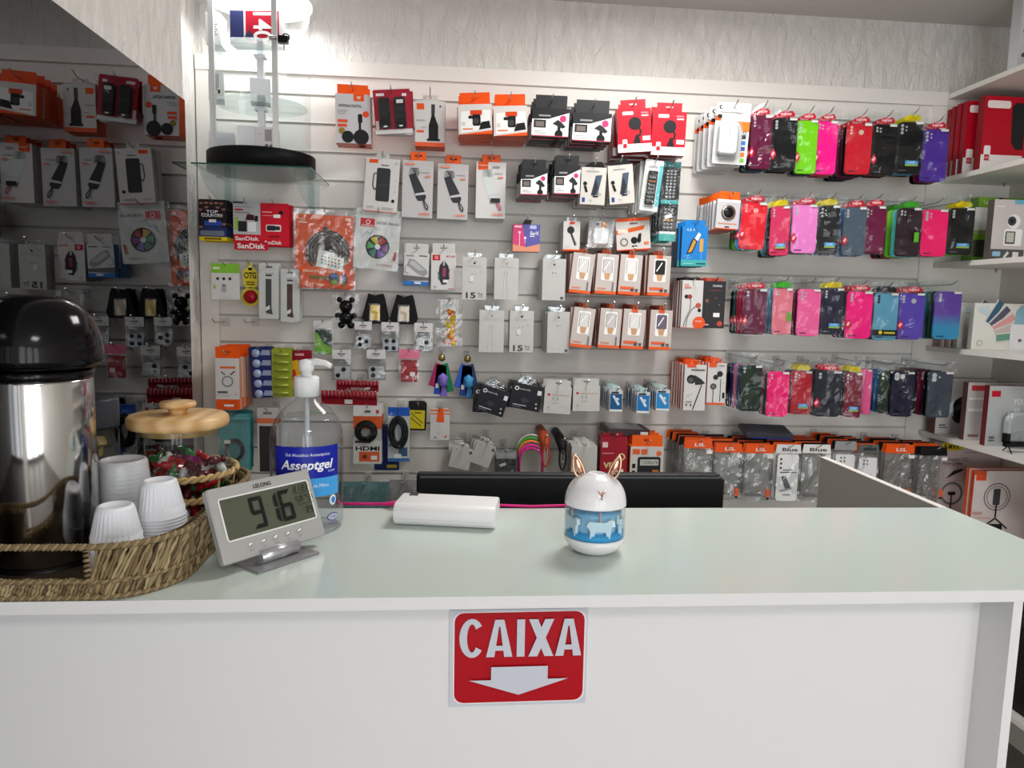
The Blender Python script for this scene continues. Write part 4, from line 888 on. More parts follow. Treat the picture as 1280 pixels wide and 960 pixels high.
# ---------- row 2, left half
def row2():
    for i, (b, art, lab, tb, c) in enumerate((((456, 199, 498, 264), a_pbank1, 'white power bank box with a black rounded bank, tilted, numbered 50000', (.36, .014, (210, 208, 206)), (232, 230, 228)), ((503, 202, 541, 271), a_pbank2, 'grey power bank box with dark tilted bank beside the 50000 box', (.5, .026, (236, 96, 30)), (214, 212, 212)), ((547, 206, 585, 273), a_pbank2, 'grey power bank box with dark bank, left of the pale bank box', (.5, .026, (236, 96, 30)), (214, 212, 212)), ((595, 204, 632, 272), a_pbank3, 'white power bank box with a pale green bank, end of the row', (.62, .022, (236, 96, 30)), (236, 234, 232)))):
        s_ = ('50000 power bank box', 'first grey power bank box', 'second grey power bank box', 'pale power bank box')[i]
        it = Item('power_bank_box', lab, 'box', b, .12, s_, ry=(.06, .02, .01, 0)[i])
        hangbox(it, .025, c, (200, 198, 196), tb, art, tabback=.1).hook(); it.stack((1, 2, 2, 3)[i], .027, 'power bank box tucked behind the '+s_)
    for i, b in enumerate(((651, 212, 684, 243), (693, 207, 725, 242))):
        w = ('left', 'right')[i]
        it = Item('camera_mount_box', 'small black and white mount box in the second row, %s one' % w, 'box', b, .20, w+' second-row mount box', rz=-.08)
        hangbox(it, .030, (40, 40, 42), (34, 34, 36), (.90, .030, (46, 46, 48)), a_blackholder).hook(); it.stack(4, .036, 'black mount box stacked behind the %s second-row one' % w, .003)
    for i, b in enumerate(((726, 210, 757, 255), (761, 207, 792, 254))):
        w = ('left', 'right')[i]
        it = Item('phone_stand_box', 'cream box printed with a phone stand and black strap, %s one' % w, 'box', b, .20, w+' phone stand box', ry=(.03, -.10)[i], rz=-.15)
        hangbox(it, .035, (230, 226, 218), (196, 190, 182), None, a_whiteholder)
        MB().prism([(-.45*it.w, it.h), (.45*it.w, it.h), (.28*it.w, it.h+.018), (-.1*it.w, it.h+.016)], .004, .010, BLK).build('strap_loop', it.t); it.top = it.h+.014
        it.hook(); it.stack(2, .05, 'phone stand box stacked behind the %s front one' % w, .003)
    it = Item('remote_card', 'white card with a black remote, tilted, second row', 'blister card', (803, 201, 826, 263), .19, 'white remote card', ry=.10, rz=-.1)
    card(it, (240, 240, 238), art=None); A = Art(it.w, it.h); A.R(.80, .1, 1, .9, (96, 190, 196)).T('XZHNG', .46, .86, .5, .04, (60, 60, 64)).build('printed_front', it.t)
    rm = MB().prism(rrect(.52*it.w, .66*it.h, .004, 3, -.02*it.w, .45*it.h), -.012, -.001, M((26, 26, 28), .4), cham=.003).build('remote', it.t)
    for r in range(7):
        for c in range(3): MB().box((-.20+c*.13)*it.w, (-.12+c*.13)*it.w, -.0132, -.0119, (.18+r*.075)*it.h, (.215+r*.075)*it.h, M((190, 120, 60) if r == 5 else (140, 140, 142))).build('remote_button', rm)
    film(it, .002, y=-.015, amp=.001); it.top = it.h; it.hook(-.008); it.stack(5, .026, 'remote card hanging behind the white remote card', .003)
    it = Item('remote_card', 'long black remote on a teal card ending the second row', 'blister card', (826, 204, 848, 300), .17, 'long teal remote card', ry=.03, rz=-.15)
    card(it, (34, 34, 36), art=a_remote2); film(it, .002, y=-.006, amp=.0012); it.hook(-.006); it.stack(3, .03, 'long remote card hanging behind the teal front one', .003)
row2()
# ---------- left block under the glass shelf
def leftblock():
    it = Item('music_card', 'card with a crowd of small portraits and yellow foot band', 'card', (249, 250, 283, 300), .10, 'portrait music card')
    card(it, (30, 26, 34), art=a_dvd); it.hook(-.006); it.stack(6, .013, 'music card hanging behind the portrait card', .003)
    it = Item('memory_card_pack', 'grey memory card pack with red foot band', 'blister card', (292, 253, 325, 302), .10, 'grey memory card pack')
    card(it, (206, 208, 212), art=a_sandisk_g); it.hook(-.006); it.stack(2, .012, 'grey memory card pack behind the front one')
    it = Item('flash_drive_pack', 'red flash drive pack with a black drive', 'blister card', (326, 255, 361, 307), .10, 'red flash drive pack')
    card(it, (206, 16, 40), art=a_sandisk_r); it.hook(-.006); it.stack(4, .016, 'red flash drive pack behind the front one', .003)
    P = onY(314, 307.5, D-.112); k = mpp(P); t = thing('shelf_talker', 'small red brand strip under the grey memory card pack', 'sign', P-Vector((0, 0, 5*k)))
    MB().box(-20.5*k, 20.5*k, 0, .0015, 0, 10*k, M((190, 14, 44), .4)).build('strip', t); Art(41*k, 10*k).T('SanDisk', .5, .5, .82, .66, WHT, .02).build('lettering', t)
    it = Item('led_strip_pack', 'large orange pack with a reel of led strip in clear film', 'package', (370, 270, 442, 360), .10, 'orange led strip pack', ry=.02)
    card(it, (226, 84, 24), art=a_ledorange, r=.008)
    for r_, z_, c_ in ((.36, .50, (34, 34, 36)), (.31, .50, (60, 56, 54)), (.26, .5, (44, 42, 42)), (.20, .5, (70, 66, 62))):
        mb = MB(); mb.tube([(it.w*(.05+r_*math.cos(q*2*PI/36)), -.004, it.h*.5+it.w*r_*math.sin(q*2*PI/36)) for q in range(36)], .0026, 6, M(c_, .3), closed=True); mb.build('led_reel_ring', it.t)
    A = Art(it.w, it.h, y=-.0085); A.R(.10, .02, .80, .30, (228, 86, 22)).P([(.36, .30), (.82, .24), (.84, .42), (.40, .50)], (236, 238, 234))
    for r in range(3):
        for c in range(6): A.C(.46+c*.058, .44-c*.010-r*.045, .014, [(200, 40, 40), (40, 150, 60), (50, 70, 190), (230, 180, 30), (60, 170, 160), (30, 30, 34)][(c+r*2) % 6])
    A.T('FAIXA DE LED 5050', .42, .235, .54, .035, (250, 226, 205), .01).T('12V 5mt', .36, .06, .30, .03, (250, 226, 205)).R(.26, .13, .62, .17, (120, 110, 50)).C(.68, .14, .10, (40, 40, 60)).P([(.68, .14), (.60, .18), (.66, .21), (.74, .19)], (80, 110, 190)).P([(.68, .14), (.74, .09), (.67, .06), (.61, .09)], (120, 170, 50)).build('inner_leaflet', it.t)
    film(it, .006, up=.016, y=-.012, mat=BAG, amp=.0035, nx=12, nz=16, name='film_bag'); it.top = it.h+.012; it.hook(-.004); it.stack(1, .02, 'second led strip pack behind the orange one')
    it = Item('led_strip_box', 'white flat led strip pack printed with a colour wheel', 'package', (444, 263, 499, 336), .11, 'white led strip pack', ry=.07)
    card(it, (232, 230, 228), art=a_ledwhite, r=.003, t=.008); film(it, .003, up=.004, y=-.005, amp=.0015); it.hook(-.010); it.stack(1, .012, 'second white led strip pack behind the front one')
    it = Item('adapter_card', 'white card with green header and three black dots', 'card', (265, 330, 299, 374), .09, 'green header card')
    card(it, (232, 232, 230), art=a_greencard); it.hook(-.004)
    it = Item('adapter_card', 'yellow figure-eight otg card with a red round capsule', 'card', (301, 329, 325, 384), .08, 'yellow otg card')
    w, h = it.w, it.h
    MB().prism(circ(0, h*.24, w*.50, 20), 0, .002, M((206, 190, 60), .4)).build('lower_disc', it.t); MB().prism(rrect(w*.72, h*.46, w*.3, 5, 0, h*.66), .0, .002, M((214, 196, 50), .4)).build('upper_tag', it.t); MB().prism(rrect(w*.2, h*.18, w*.06, 3, 0, h*.92), .0, .002, M((220, 206, 90), .4)).build('hang_tab', it.t)
    MB().lathe([(w*.36, 0), (w*.33, .006), (w*.2, .011), (.0003, .013)], 20, M((150, 14, 30), .2)).build('capsule', it.t, (0, -.0005, h*.24), (PI/2, 0, 0)); Art(w, h).T('OTG', .5, .72, .62, .14, BK, .03).R(.28, .55, .72, .58, (90, 80, 20)).R(.28, .50, .72, .53, (90, 80, 20)).build('printed_front', it.t)
    it.top = it.h; it.hook(-.006)
    for i, (b, c, s_) in enumerate((((324, 330, 348, 398), (72, 74, 78), 'grey watch band pack'), ((351, 337, 374, 402), (84, 58, 58), 'brown watch band pack'))):
        it = Item('watch_band_pack', 'white narrow pack with a %s' % s_.replace(' pack', ''), 'package', b, .10, s_, ry=.01)
        card(it, (234, 234, 232), art=a_watch(c), t=.006); film(it, .002, y=-.004, amp=.001); it.hook(-.008); it.stack(3, .012, 'watch band pack behind the '+s_, .004)
    for px, nm in ((268, 'leftmost bare hook above the orange cable boxes'), (305, 'second bare hook above the orange cable boxes')):
        p = onY(px+14, 402, D); hook(p.x, p.z, D-.10, 'empty wire hook, '+nm)
    for i, (b, a, c, s_) in enumerate((((505, 317, 536, 356), a_mouse1, (230, 230, 228), 'grey mouse box'), ((539, 317, 570, 362), a_mouse2, (234, 232, 230), 'black mouse box'))):
        it = Item('mouse_box', ('white and blue mouse box with a grey mouse', 'white mouse box with a black gaming mouse')[i], 'box', b, .12, s_, ry=.03*(1-i))
        hangbox(it, .03, c, (60, 120, 190) if i == 0 else (210, 208, 206), (.9, .030, (226, 224, 222)), a, tabback=.05).hook(); it.stack(2, .032, 'mouse box tucked behind the '+s_)
    for row, (ys, rn) in enumerate((((322, 374), 'upper'), ((388, 440), 'lower'))):
        for i, (x0, x1, a, nm) in enumerate(((578, 608, cable_art(row == 0), 'first'), (618, 648, cable_art(row == 1), 'second'), (678, 707, a_cable3, 'third'))):
            if row: x0, x1 = ((599, 630), (637, 667), (684, 712))[i]
            it = Item('cable_box', 'plain white charging cable box, %s in the %s white row' % (nm, rn), 'box', (x0, ys[0]+(0, 1, 2)[i], x1, ys[1]+(0, 0, 1)[i]), .15, '%s %s white cable box' % (nm, rn))
            hangbox(it, .024, (218, 218, 215), (196, 196, 193), None, a)
            MB().prism([(-.25*it.w, it.h), (.25*it.w, it.h), (.30*it.w, it.h+.012), (-.3*it.w, it.h+.014)], .004, .0048, BAG).build('hang_tab', it.t); it.top = it.h+.014
            it.hook(-.008); it.stack((1, 2, 4)[i], .027, 'white cable box stacked behind the %s %s one' % (nm, rn), .002)
    it = Item('earphone_box', 'pink and violet gradient earphone box', 'box', (641, 281, 675, 314), .13, 'violet earphone box'); hangbox(it, .02, (130, 90, 150), (150, 140, 150), None, a_earx)
    MB().prism([(-.15*it.w, it.h), (.15*it.w, it.h), (.2*it.w, it.h+.014), (-.05*it.w, it.h+.016)], .004, .008, BLK).build('hang_loop', it.t); it.top = it.h+.014; it.hook(-.004); it.stack(1, .022, 'second violet earphone box behind the front one')
    it = Item('microphone_pack', 'white box printed with a black microphone', 'box', (704, 277, 725, 313), .15, 'white microphone box'); hangbox(it, .02, (236, 234, 232), (190, 188, 186), (.6, .012, (236, 236, 236)), a_mic).hook(); it.stack(4, .022, 'white microphone box stacked behind the front one', .003)
    it = Item('earbud_blister', 'clear blister with white earbuds and orange badge', 'blister card', (735, 277, 766, 309), .13, 'white earbud blister', ry=.03); card(it, (228, 228, 230), r=.006)
    MB().prism(rrect(.66*it.w, .66*it.h, .010, 5, 0, .42*it.h), -.014, -.0005, M((236, 238, 240), .2), cham=.006, smooth=True).build('earbud_case', it.t); Art(it.w, it.h).C(.62, .88, .13, (230, 150, 60)).R(.3, .84, .42, .92, (80, 90, 150)).build('printed_front', it.t); film(it, .002, up=.010, y=-.018, mat=BAG); it.top = it.h+.01; it.hook(-.004); it.stack(2, .028, 'earbud blister behind the front one')
    it = Item('car_mount_box', 'white and orange sloping car mount box', 'box', (770, 273, 813, 312), .15, 'sloping car mount box', ry=-.09); hangbox(it, .03, (230, 226, 222), (210, 204, 198), None, a_carmount); Art(it.w, it.h).R(0, .9, 1, 1, ORG).R(.4, .80, .64, .86, (120, 110, 104)).build('top_band', it.t); it.hook(-.004); it.stack(1, .032, 'second car mount box behind the sloping one')
    DEV = [((224, 222, 220), 0), ((206, 202, 204), 0), ((232, 230, 228), 1), ((36, 38, 36), 1)]
    for row, y0 in enumerate((317, 385)):
        for i, x0 in enumerate((714, 745, 774, 810)):
            if row: x0 = (715, 749, 778, 812)[i]
            dv, lb = DEV[i] if not (row and i == 3) else ((110, 100, 120), 1)
            nm = ('first', 'second', 'third', 'fourth')[i]+(' upper', ' lower')[row]
            it = Item('charger_box', 'white and orange wall charger box, %s in the charger %s row' % (nm.split()[0], nm.split()[1]), 'box', (x0, y0+i, x0+27+(i > 1), y0+49+i), .17, nm+' charger box', ry=(.10, .05, .05, .02)[i])
            hangbox(it, .024, (222, 212, 206), (188, 120, 92), None, charger(dv, lb)); MB().prism([(-.12*it.w, it.h), (.16*it.w, it.h), (.12*it.w, it.h+.014), (-.1*it.w, it.h+.016)], .003, .0042, M((150, 70, 40), .4)).build('hang_tab', it.t); it.top = it.h+.014
            it.hook(-.006); it.stack(4, .027, 'charger box stacked behind the %s one' % nm, .003)
    it = Item('car_charger_box', 'bright blue car charger box with a gold charger', 'box', (852, 284, 884, 332), .18, 'blue car charger box', rz=-.1); hangbox(it, .025, (24, 126, 204), (30, 60, 110), (.78, .020, (24, 126, 204)), a_blue48, tabback=.1).hook(); it.stack(3, .03, 'blue car charger box stacked behind the front one', .003)
    for i, (b, a, c, sd, tc, s_) in enumerate((((852, 351, 878, 410), a_ear_w, (236, 234, 232), (150, 60, 44), (30, 28, 30), 'white red-earphone box'), ((878, 352, 906, 410), a_ear_b, (34, 32, 34), (60, 40, 38), (190, 70, 50), 'black earphone box'))):
        it = Item('earphone_box', ('white box with red in-ear phones and orange badge', 'black earphone box with a white price sticker')[i], 'box', b, .17, s_, rz=-.12); hangbox(it, .02, c, sd, (.7, .010, tc), a).hook(); it.stack(4, .024, 'earphone box stacked behind the '+s_, .002)
    for i, (b, a, s_) in enumerate((((855, 456, 882, 513), a_ear_o, 'large single-earbud box'), ((884, 454, 907, 506), a_ear_o2, 'pair-of-earbuds box'))):
        it = Item('earphone_box', ('orange and white box with one large black earbud', 'white box with two black earbuds and orange foot')[i], 'box', b, .18, s_, rz=-.12); hangbox(it, .02, (238, 236, 234), (206, 84, 40), (.5, .014, (238, 90, 30)), a).hook(); it.stack(5, .025, 'orange earphone box stacked behind the '+s_, .002)
    it = Item('ring_holder_pack', 'orange and white pack with a round black ring', 'package', (895, 250, 925, 286), .18, 'round ring pack', ry=.04); hangbox(it, .012, (226, 226, 228), (160, 164, 168), (.9, .024, (236, 100, 24)), None, tabback=.1)
    MB().lathe([(.30*it.w, 0), (.30*it.w, .003), (.22*it.w, .0035)], 24, M((150, 140, 130), .3, .8), cap=False).build('ring_rim', it.t, (0, -.001, .56*it.h), (PI/2, 0, 0)); MB().lathe([(.24*it.w, 0), (.23*it.w, .002), (.0003, .0025)], 24, M((26, 26, 28), .3)).build('ring_disc', it.t, (0, -.001, .56*it.h), (PI/2, 0, 0)); Art(it.w, it.h).R(.0, .9, 1, 1, (236, 236, 234)).R(.1, .16, .9, .21, (200, 150, 130)).R(.4, .05, .6, .1, (70, 70, 72)).R(0, 0, 1, .03, ORG).build('printed_front', it.t)
    it.hook(); it.stack(6, .028, 'grey ring pack with orange header behind the front one', .003)
leftblock()

# ================================================================== PHONE CASES
def case_mesh(w, h, d, style):
    """rounded phone case back with its camera openings as separate meshes"""
    r = w*.16
    body = MB().prism(rrect(w, h, r, 4, 0, h/2), 0, d, M((200, 200, 200), .35, name='case_slot'), cham=.0016, smooth=True)
    holes = MB(); hm = M((160, 162, 164), .25, name='case_hole')
    def hole(u, v, q): holes.prism(circ((u-.5)*w, h*v, q*w, 12), -.0007, .0005, hm)
    if style == 2:
        for v in (.93, .86): hole(.17, v, .055)
    elif style == 3:
        for v in (.93, .87, .81): hole(.17, v, .055)
    elif style == 4:
        for v in (.93, .87): hole(.16, v, .05); hole(.30, v-.012, .04)
    elif style == 5:
        for v in (.93, .86, .79): hole(.16, v, .06)
        hole(.32, .905, .04); hole(.32, .84, .035)
    elif style == 6:
        for v in (.93, .86): hole(.2, v, .11)
        hole(.44, .895, .11)
    elif style == 7:
        for v in (.93, .87, .81): hole(.16, v, .05)
        hole(.55, .83, .10)
    elif style == 8:
        hole(.2, .92, .10); hole(.2, .83, .10); hole(.42, .88, .04)
    return body.mesh('case_body'), holes.mesh('camera_openings')
_sl = {}
def case_pack(label, short, box, off, col, hdr, style=3, extra=None, rz=0, ry=0, back=(), dy=.026, hole_col=None, fill=None):
    it = Item('phone_case_pack', label, 'phone case', box, off, short, rz=rz, ry=ry); w, h = it.w, it.h; it.d = .011
    bm, hm = case_mesh(w, h, .010, style)
    o = bpy.data.objects.new('case_body', bm); COL.objects.link(o); o.parent = it.t
    o.material_slots[0].link = 'OBJECT'; o.material_slots[0].material = fill or M(col, .38, name='case_silicone', spec=.12)
    o = bpy.data.objects.new('camera_openings', hm); COL.objects.link(o); o.parent = it.t
    if o.material_slots: o.material_slots[0].link = 'OBJECT'; o.material_slots[0].material = M(hole_col or (178, 180, 182), .25)
    MB().sheet(w+.010, h+.040, 7, 16, FILM, y=-.0045, amp=.0030, seed=rnd.random()*90, z0=-.004).build('clear_sleeve', it.t)
    if hdr:
        hw, hz = w*.62, .022; hm_ = M(hdr, .35); mb = MB()
        jag = [(-hw/2, h+.004), (hw/2, h+.003), (hw*.56, h+hz*.5), (hw*.36, h+hz*.95), (hw*.1, h+hz*.8), (-hw*.1, h+hz), (-hw*.38, h+hz*.7), (-hw*.52, h+hz*.45)]
        mb.prism([(x, z) for x, z in jag], -.0042, -.0036, hm_); o = mb.build('header_print', it.t); o.material_slots[0].link = 'OBJECT'; o.material_slots[0].material = hm_
        if hdr == RED2:
            Art(hw, hz, h+.004, y=-.0043).T('NEW', .52, .30, .66, .36, (246, 226, 230), .02).T('CASE', .5, .68, .4, .22, (240, 200, 206), .01).build('header_lettering', it.t)
        elif hdr == YEL:
            Art(hw, hz, h+.004, y=-.0043).P([(.2, .1), (.8, .1), (.5, .8)], (190, 170, 20)).build('header_mark', it.t)
    MB().box(w*.16, w*.44, -.0040, -.0037, h*.955, h*.985+.002, PAPER).build('price_sticker', it.t)
    if extra == 'diamond':
        A = Art(w, h, y=-.0046); A.P([(-.06, .30), (.08, .20), (.20, .30), (.08, .42)], (206, 30, 56)).P([(.0, .30), (.06, .26), (.14, .33), (.08, .36)], (240, 190, 200)).build('red_sticker', it.t)
    elif extra == 'blue':
        A = Art(w, h, y=-.0046); A.R(.34, .17, .84, .25, (70, 150, 206)).R(.34, .145, .84, .175, (150, 180, 60)).T('CASE', .58, .215, .3, .035, (220, 236, 246)).RING(.86, .27, .10, .03, (70, 70, 74)).build('blue_sticker', it.t)
    elif extra == 'black':
        A = Art(w, h, y=-.0046); A.R(-.02, .10, 1.02, .22, (22, 22, 24)).C(.3, .165, .08, (214, 190, 40)).R(.45, .14, .9, .18, (190, 180, 60)).build('black_sticker', it.t)
    elif extra == 'green':
        A = Art(w, h, y=-.0046); A.R(.72, .30, .92, .50, (90, 170, 40)).build('green_sticker', it.t)
    Art(w, h, y=-.0003).R(.12, .055, .42, .075, (30, 30, 34) if sum(col) > 240 else (90, 90, 94)).build('maker_mark', it.t)
    it.top = h+.026; it.hook(-.004)
    if back:
        it.t['group'] = 'phone cases with the '+short
        def rec(c, k):
            cc, hc = back[(k-1) % len(back)]
            for ch in c.children:
                n_ = ch.name.split('.')[0]
                if n_ == 'case_body': ch.material_slots[0].material = M(cc, .38, name='case_silicone', spec=.12)
                if n_ == 'header_print' and hc: ch.material_slots[0].material = M(hc, .35)
        it.stack(len(back), dy, 'phone case sleeve stacked behind the '+short, .0025, rec)
    return it
RED2, YEL, GRN, BKH = (198, 16, 44), (214, 196, 24), (54, 160, 30), (26, 26, 28)
R_, Y_ = RED2, YEL
dk, nv, bl, mg = (14, 15, 18), (34, 38, 58), (60, 110, 170), (130, 20, 70)
def cases():
    C = case_pack
    # top row
    C('maroon phone case, first in the top case row', 'maroon top-row case', (938, 146, 964, 210), .20, (96, 8, 54), R_, 3, 'diamond', rz=-.15, back=[(dk, R_), ((60, 90, 110), R_), (dk, R_)])
    C('black phone case beside the maroon one in the top case row', 'first black top-row case', (964, 149, 996, 212), .20, (14, 16, 18), R_, 3, 'diamond', rz=-.1, back=[((40, 60, 60), R_), (dk, R_)])
    C('lime green phone case in the top case row', 'lime green case', (995, 152, 1021, 216), .20, (116, 206, 10), R_, 3, 'diamond', rz=-.15, back=[(dk, R_), ((150, 150, 154), R_)])
    C('hot pink phone case beside the lime green one', 'top-row hot pink case', (1019, 153, 1046, 217), .20, (255, 8, 140), R_, 4, 'diamond', rz=-.12, back=[((230, 60, 60), R_), (mg, R_)])
    C('bright red phone case with finger circle in the top row', 'red top-row case', (1058, 156, 1089, 217), .20, (206, 24, 44), R_, 7, None, rz=-.12, back=[(dk, R_), (mg, R_), (nv, R_), ((60, 30, 60), R_), (dk, R_)], hole_col=(206, 190, 170))
    C('plain black phone case right of the red top-row case', 'second black top-row case', (1090, 157, 1120, 218), .20, (10, 10, 13), R_, 4, 'diamond', rz=-.1, back=[((110, 20, 40), R_), (dk, R_)])
    C('black phone case with yellow header and blue sticker, top row', 'yellow-header black case', (1121, 154, 1153, 216), .20, (10, 11, 14), Y_, 5, 'blue', rz=-.1, back=[((70, 150, 190), Y_), (dk, Y_)])
    C('deep purple phone case ending the top case row', 'deep purple case', (1152, 163, 1184, 226), .20, (74, 40, 150), R_, 5, None, rz=-.12, back=[(mg, R_), (dk, R_)])
    # second row
    C('glossy red phone case with finger circle, second case row', 'second-row red case', (926, 254, 957, 311), .20, (226, 16, 40), R_, 7, 'diamond', rz=-.12, ry=.05, back=[((60, 130, 200), R_), ((90, 170, 40), R_), ((90, 170, 40), R_)], hole_col=(220, 150, 140))
    C('rose red phone case turned edgewise, second case row', 'rose red case', (963, 259, 986, 319), .20, (214, 50, 96), Y_, 3, 'blue', rz=-.45, back=[(dk, Y_), ((70, 130, 160), Y_), (dk, Y_)])
    C('pale orchid pink phone case in the second case row', 'orchid pink case', (990, 257, 1021, 316), .20, (240, 130, 206), R_, 3, 'diamond', rz=-.12, back=[((120, 120, 124), R_), (dk, R_)])
    C('black phone case with blue sticker, second case row left of slate', 'second-row black case', (1023, 258, 1048, 318), .20, (11, 12, 15), Y_, 5, 'blue', rz=-.25, back=[((90, 130, 170), Y_), (dk, Y_)])
    C('slate blue phone case in the second case row', 'slate blue case', (1054, 260, 1082, 319), .20, (76, 92, 108), R_, 3, 'diamond', rz=-.12, back=[(bl, R_), ((80, 130, 180), R_)])
    C('wine magenta phone case in the second case row', 'wine magenta case', (1079, 259, 1106, 316), .20, (108, 10, 62), R_, 5, None, rz=-.12, back=[(dk, R_)])
    C('dark plum phone case under a green header, second case row', 'dark plum case', (1121, 261, 1150, 320), .20, (38, 12, 30), GRN, 4, 'green', rz=-.12, back=[((90, 200, 190), GRN), ((130, 220, 60), GRN), ((180, 50, 70), GRN), (dk, GRN), (mg, GRN)])
    C('neon pink phone case without coloured header, second case row', 'neon pink case', (1152, 263, 1184, 320), .20, (255, 20, 110), None, 5, None, rz=-.1, back=[((150, 150, 152), None), (dk, None)])
    C('black phone case ending the second case row by the green boxes', 'last second-row case', (1185, 261, 1217, 318), .20, (10, 11, 14), Y_, 3, 'blue', rz=-.08, back=[((110, 190, 40), Y_), ((110, 190, 40), Y_)])
    # third row
    C('burgundy phone case, first in the third case row', 'third-row burgundy case', (929, 362, 958, 418), .20, (98, 8, 56), R_, 2, 'diamond', rz=-.12, back=[((150, 24, 60), R_), ((170, 30, 60), R_), ((40, 70, 70), R_), (dk, R_)])
    C('salmon pink phone case under a green header, third case row', 'salmon pink case', (966, 361, 990, 418), .20, (226, 116, 134), GRN, 4, 'green', rz=-.15, back=[((70, 120, 150), GRN), ((70, 130, 160), GRN)])
    C('candy pink phone case with no header, third case row', 'candy pink case', (997, 362, 1025, 420), .20, (246, 96, 160), None, 5, None, rz=-.1, back=[((100, 20, 60), None), ((60, 20, 40), None)])
    C('dark indigo phone case with blue sticker, third case row', 'dark indigo case', (1027, 361, 1054, 418), .20, (30, 28, 54), Y_, 3, 'blue', rz=-.1, back=[(dk, Y_), ((90, 90, 96), Y_)])
    C('shocking pink phone case in the third case row', 'third-row shocking pink case', (1058, 365, 1090, 423), .20, (255, 8, 130), R_, 3, 'diamond', rz=-.1, back=[(dk, R_), ((80, 80, 90), R_), (mg, R_)])
    C('sky blue phone case with black band, third case row', 'sky blue case', (1092, 367, 1122, 425), .20, (92, 158, 188), BKH, 3, 'black', rz=-.1, back=[(dk, BKH), (dk, BKH)], hole_col=(24, 26, 28))
    C('violet phone case with finger circle, third case row', 'violet case', (1123, 367, 1155, 424), .20, (88, 66, 176), R_, 7, 'diamond', rz=-.1, back=[(dk, R_), (mg, R_), (dk, R_)])
    # gradient one
    g = bpy.data.materials.new('gradient_case'); g.use_nodes = True; nt = g.node_tree; tc = nt.nodes.new('ShaderNodeTexCoord'); sp = nt.nodes.new('ShaderNodeSeparateXYZ'); rp = nt.nodes.new('ShaderNodeValToRGB')
    nt.links.new(tc.outputs['Generated'], sp.inputs[0]); nt.links.new(sp.outputs['Z'], rp.inputs[0]); nt.links.new(rp.outputs[0], nt.nodes['Principled BSDF'].inputs['Base Color'])
    rp.color_ramp.elements[0].color = (*[lin(x) for x in (24, 140, 190)], 1); rp.color_ramp.elements[0].position = .25; rp.color_ramp.elements[1].color = (*[lin(x) for x in (92, 56, 160)], 1); rp.color_ramp.elements[1].position = .55; nt.nodes['Principled BSDF'].inputs['Roughness'].default_value = .3
    C('purple to turquoise gradient phone case ending the third row', 'gradient case', (1168, 365, 1201, 424), .20, (92, 56, 160), None, 3, None, rz=-.08, back=[((40, 70, 66), None), ((40, 110, 120), None), ((40, 70, 66), None), ((30, 60, 70), None), (dk, None)], fill=g)
    # fourth row
    C('dark forest green phone case, first in the bottom case row', 'forest green case', (925, 457, 952, 514), .20, (14, 40, 24), None, 2, None, rz=-.1, back=[((60, 80, 130), R_), ((180, 110, 130), R_), ((40, 40, 120), R_), (dk, R_)])
    C('fluorescent pink phone case in the bottom case row', 'bottom-row pink case', (959, 465, 986, 521), .20, (255, 16, 120), None, 2, None, rz=-.1, back=[((70, 90, 90), None), ((150, 60, 80), None)])
    C('red phone case with blue sticker in the bottom case row', 'bottom-row red case', (990, 464, 1014, 518), .20, (180, 6, 36), Y_, 5, 'blue', rz=-.15, back=[((120, 20, 50), Y_), (dk, Y_)])
    C('grey marbled dark phone case in the bottom case row', 'marbled dark case', (1018, 464, 1052, 521), .20, (28, 32, 46), R_, 2, 'diamond', rz=-.08, back=[(dk, R_), ((60, 60, 70), R_)])
    C('crimson phone case with blue sticker, bottom case row', 'crimson case', (1056, 466, 1076, 522), .20, (120, 10, 44), Y_, 5, 'blue', rz=-.35, back=[(dk, Y_), ((120, 30, 60), Y_)])
    C('bubblegum pink phone case turned edgewise, bottom case row', 'bubblegum pink case', (1075, 462, 1088, 518), .20, (234, 96, 150), None, 3, None, rz=-.7, back=[((150, 90, 110), None)])
    C('dark green phone case behind the navy one, bottom case row', 'bottom-row green case', (1099, 464, 1117, 517), .18, (12, 38, 20), None, 8, None, rz=-.2, back=[((50, 110, 170), None), ((60, 130, 190), None), (dk, None)], hole_col=(190, 196, 196))
    C('navy phone case with three big camera openings', 'navy three-camera case', (1114, 465, 1142, 521), .20, (20, 18, 48), None, 6, None, rz=-.1, back=[((60, 40, 70), None)], hole_col=(206, 210, 212))
    C('slate grey phone case ending the bottom case row', 'slate grey case', (1160, 465, 1190, 522), .20, (64, 72, 84), None, 8, None, rz=-.08, back=[(dk, None), ((110, 30, 60), None), (dk, None), ((120, 40, 80), None), (dk, None), ((90, 40, 60), None)], hole_col=(200, 204, 206))
cases()

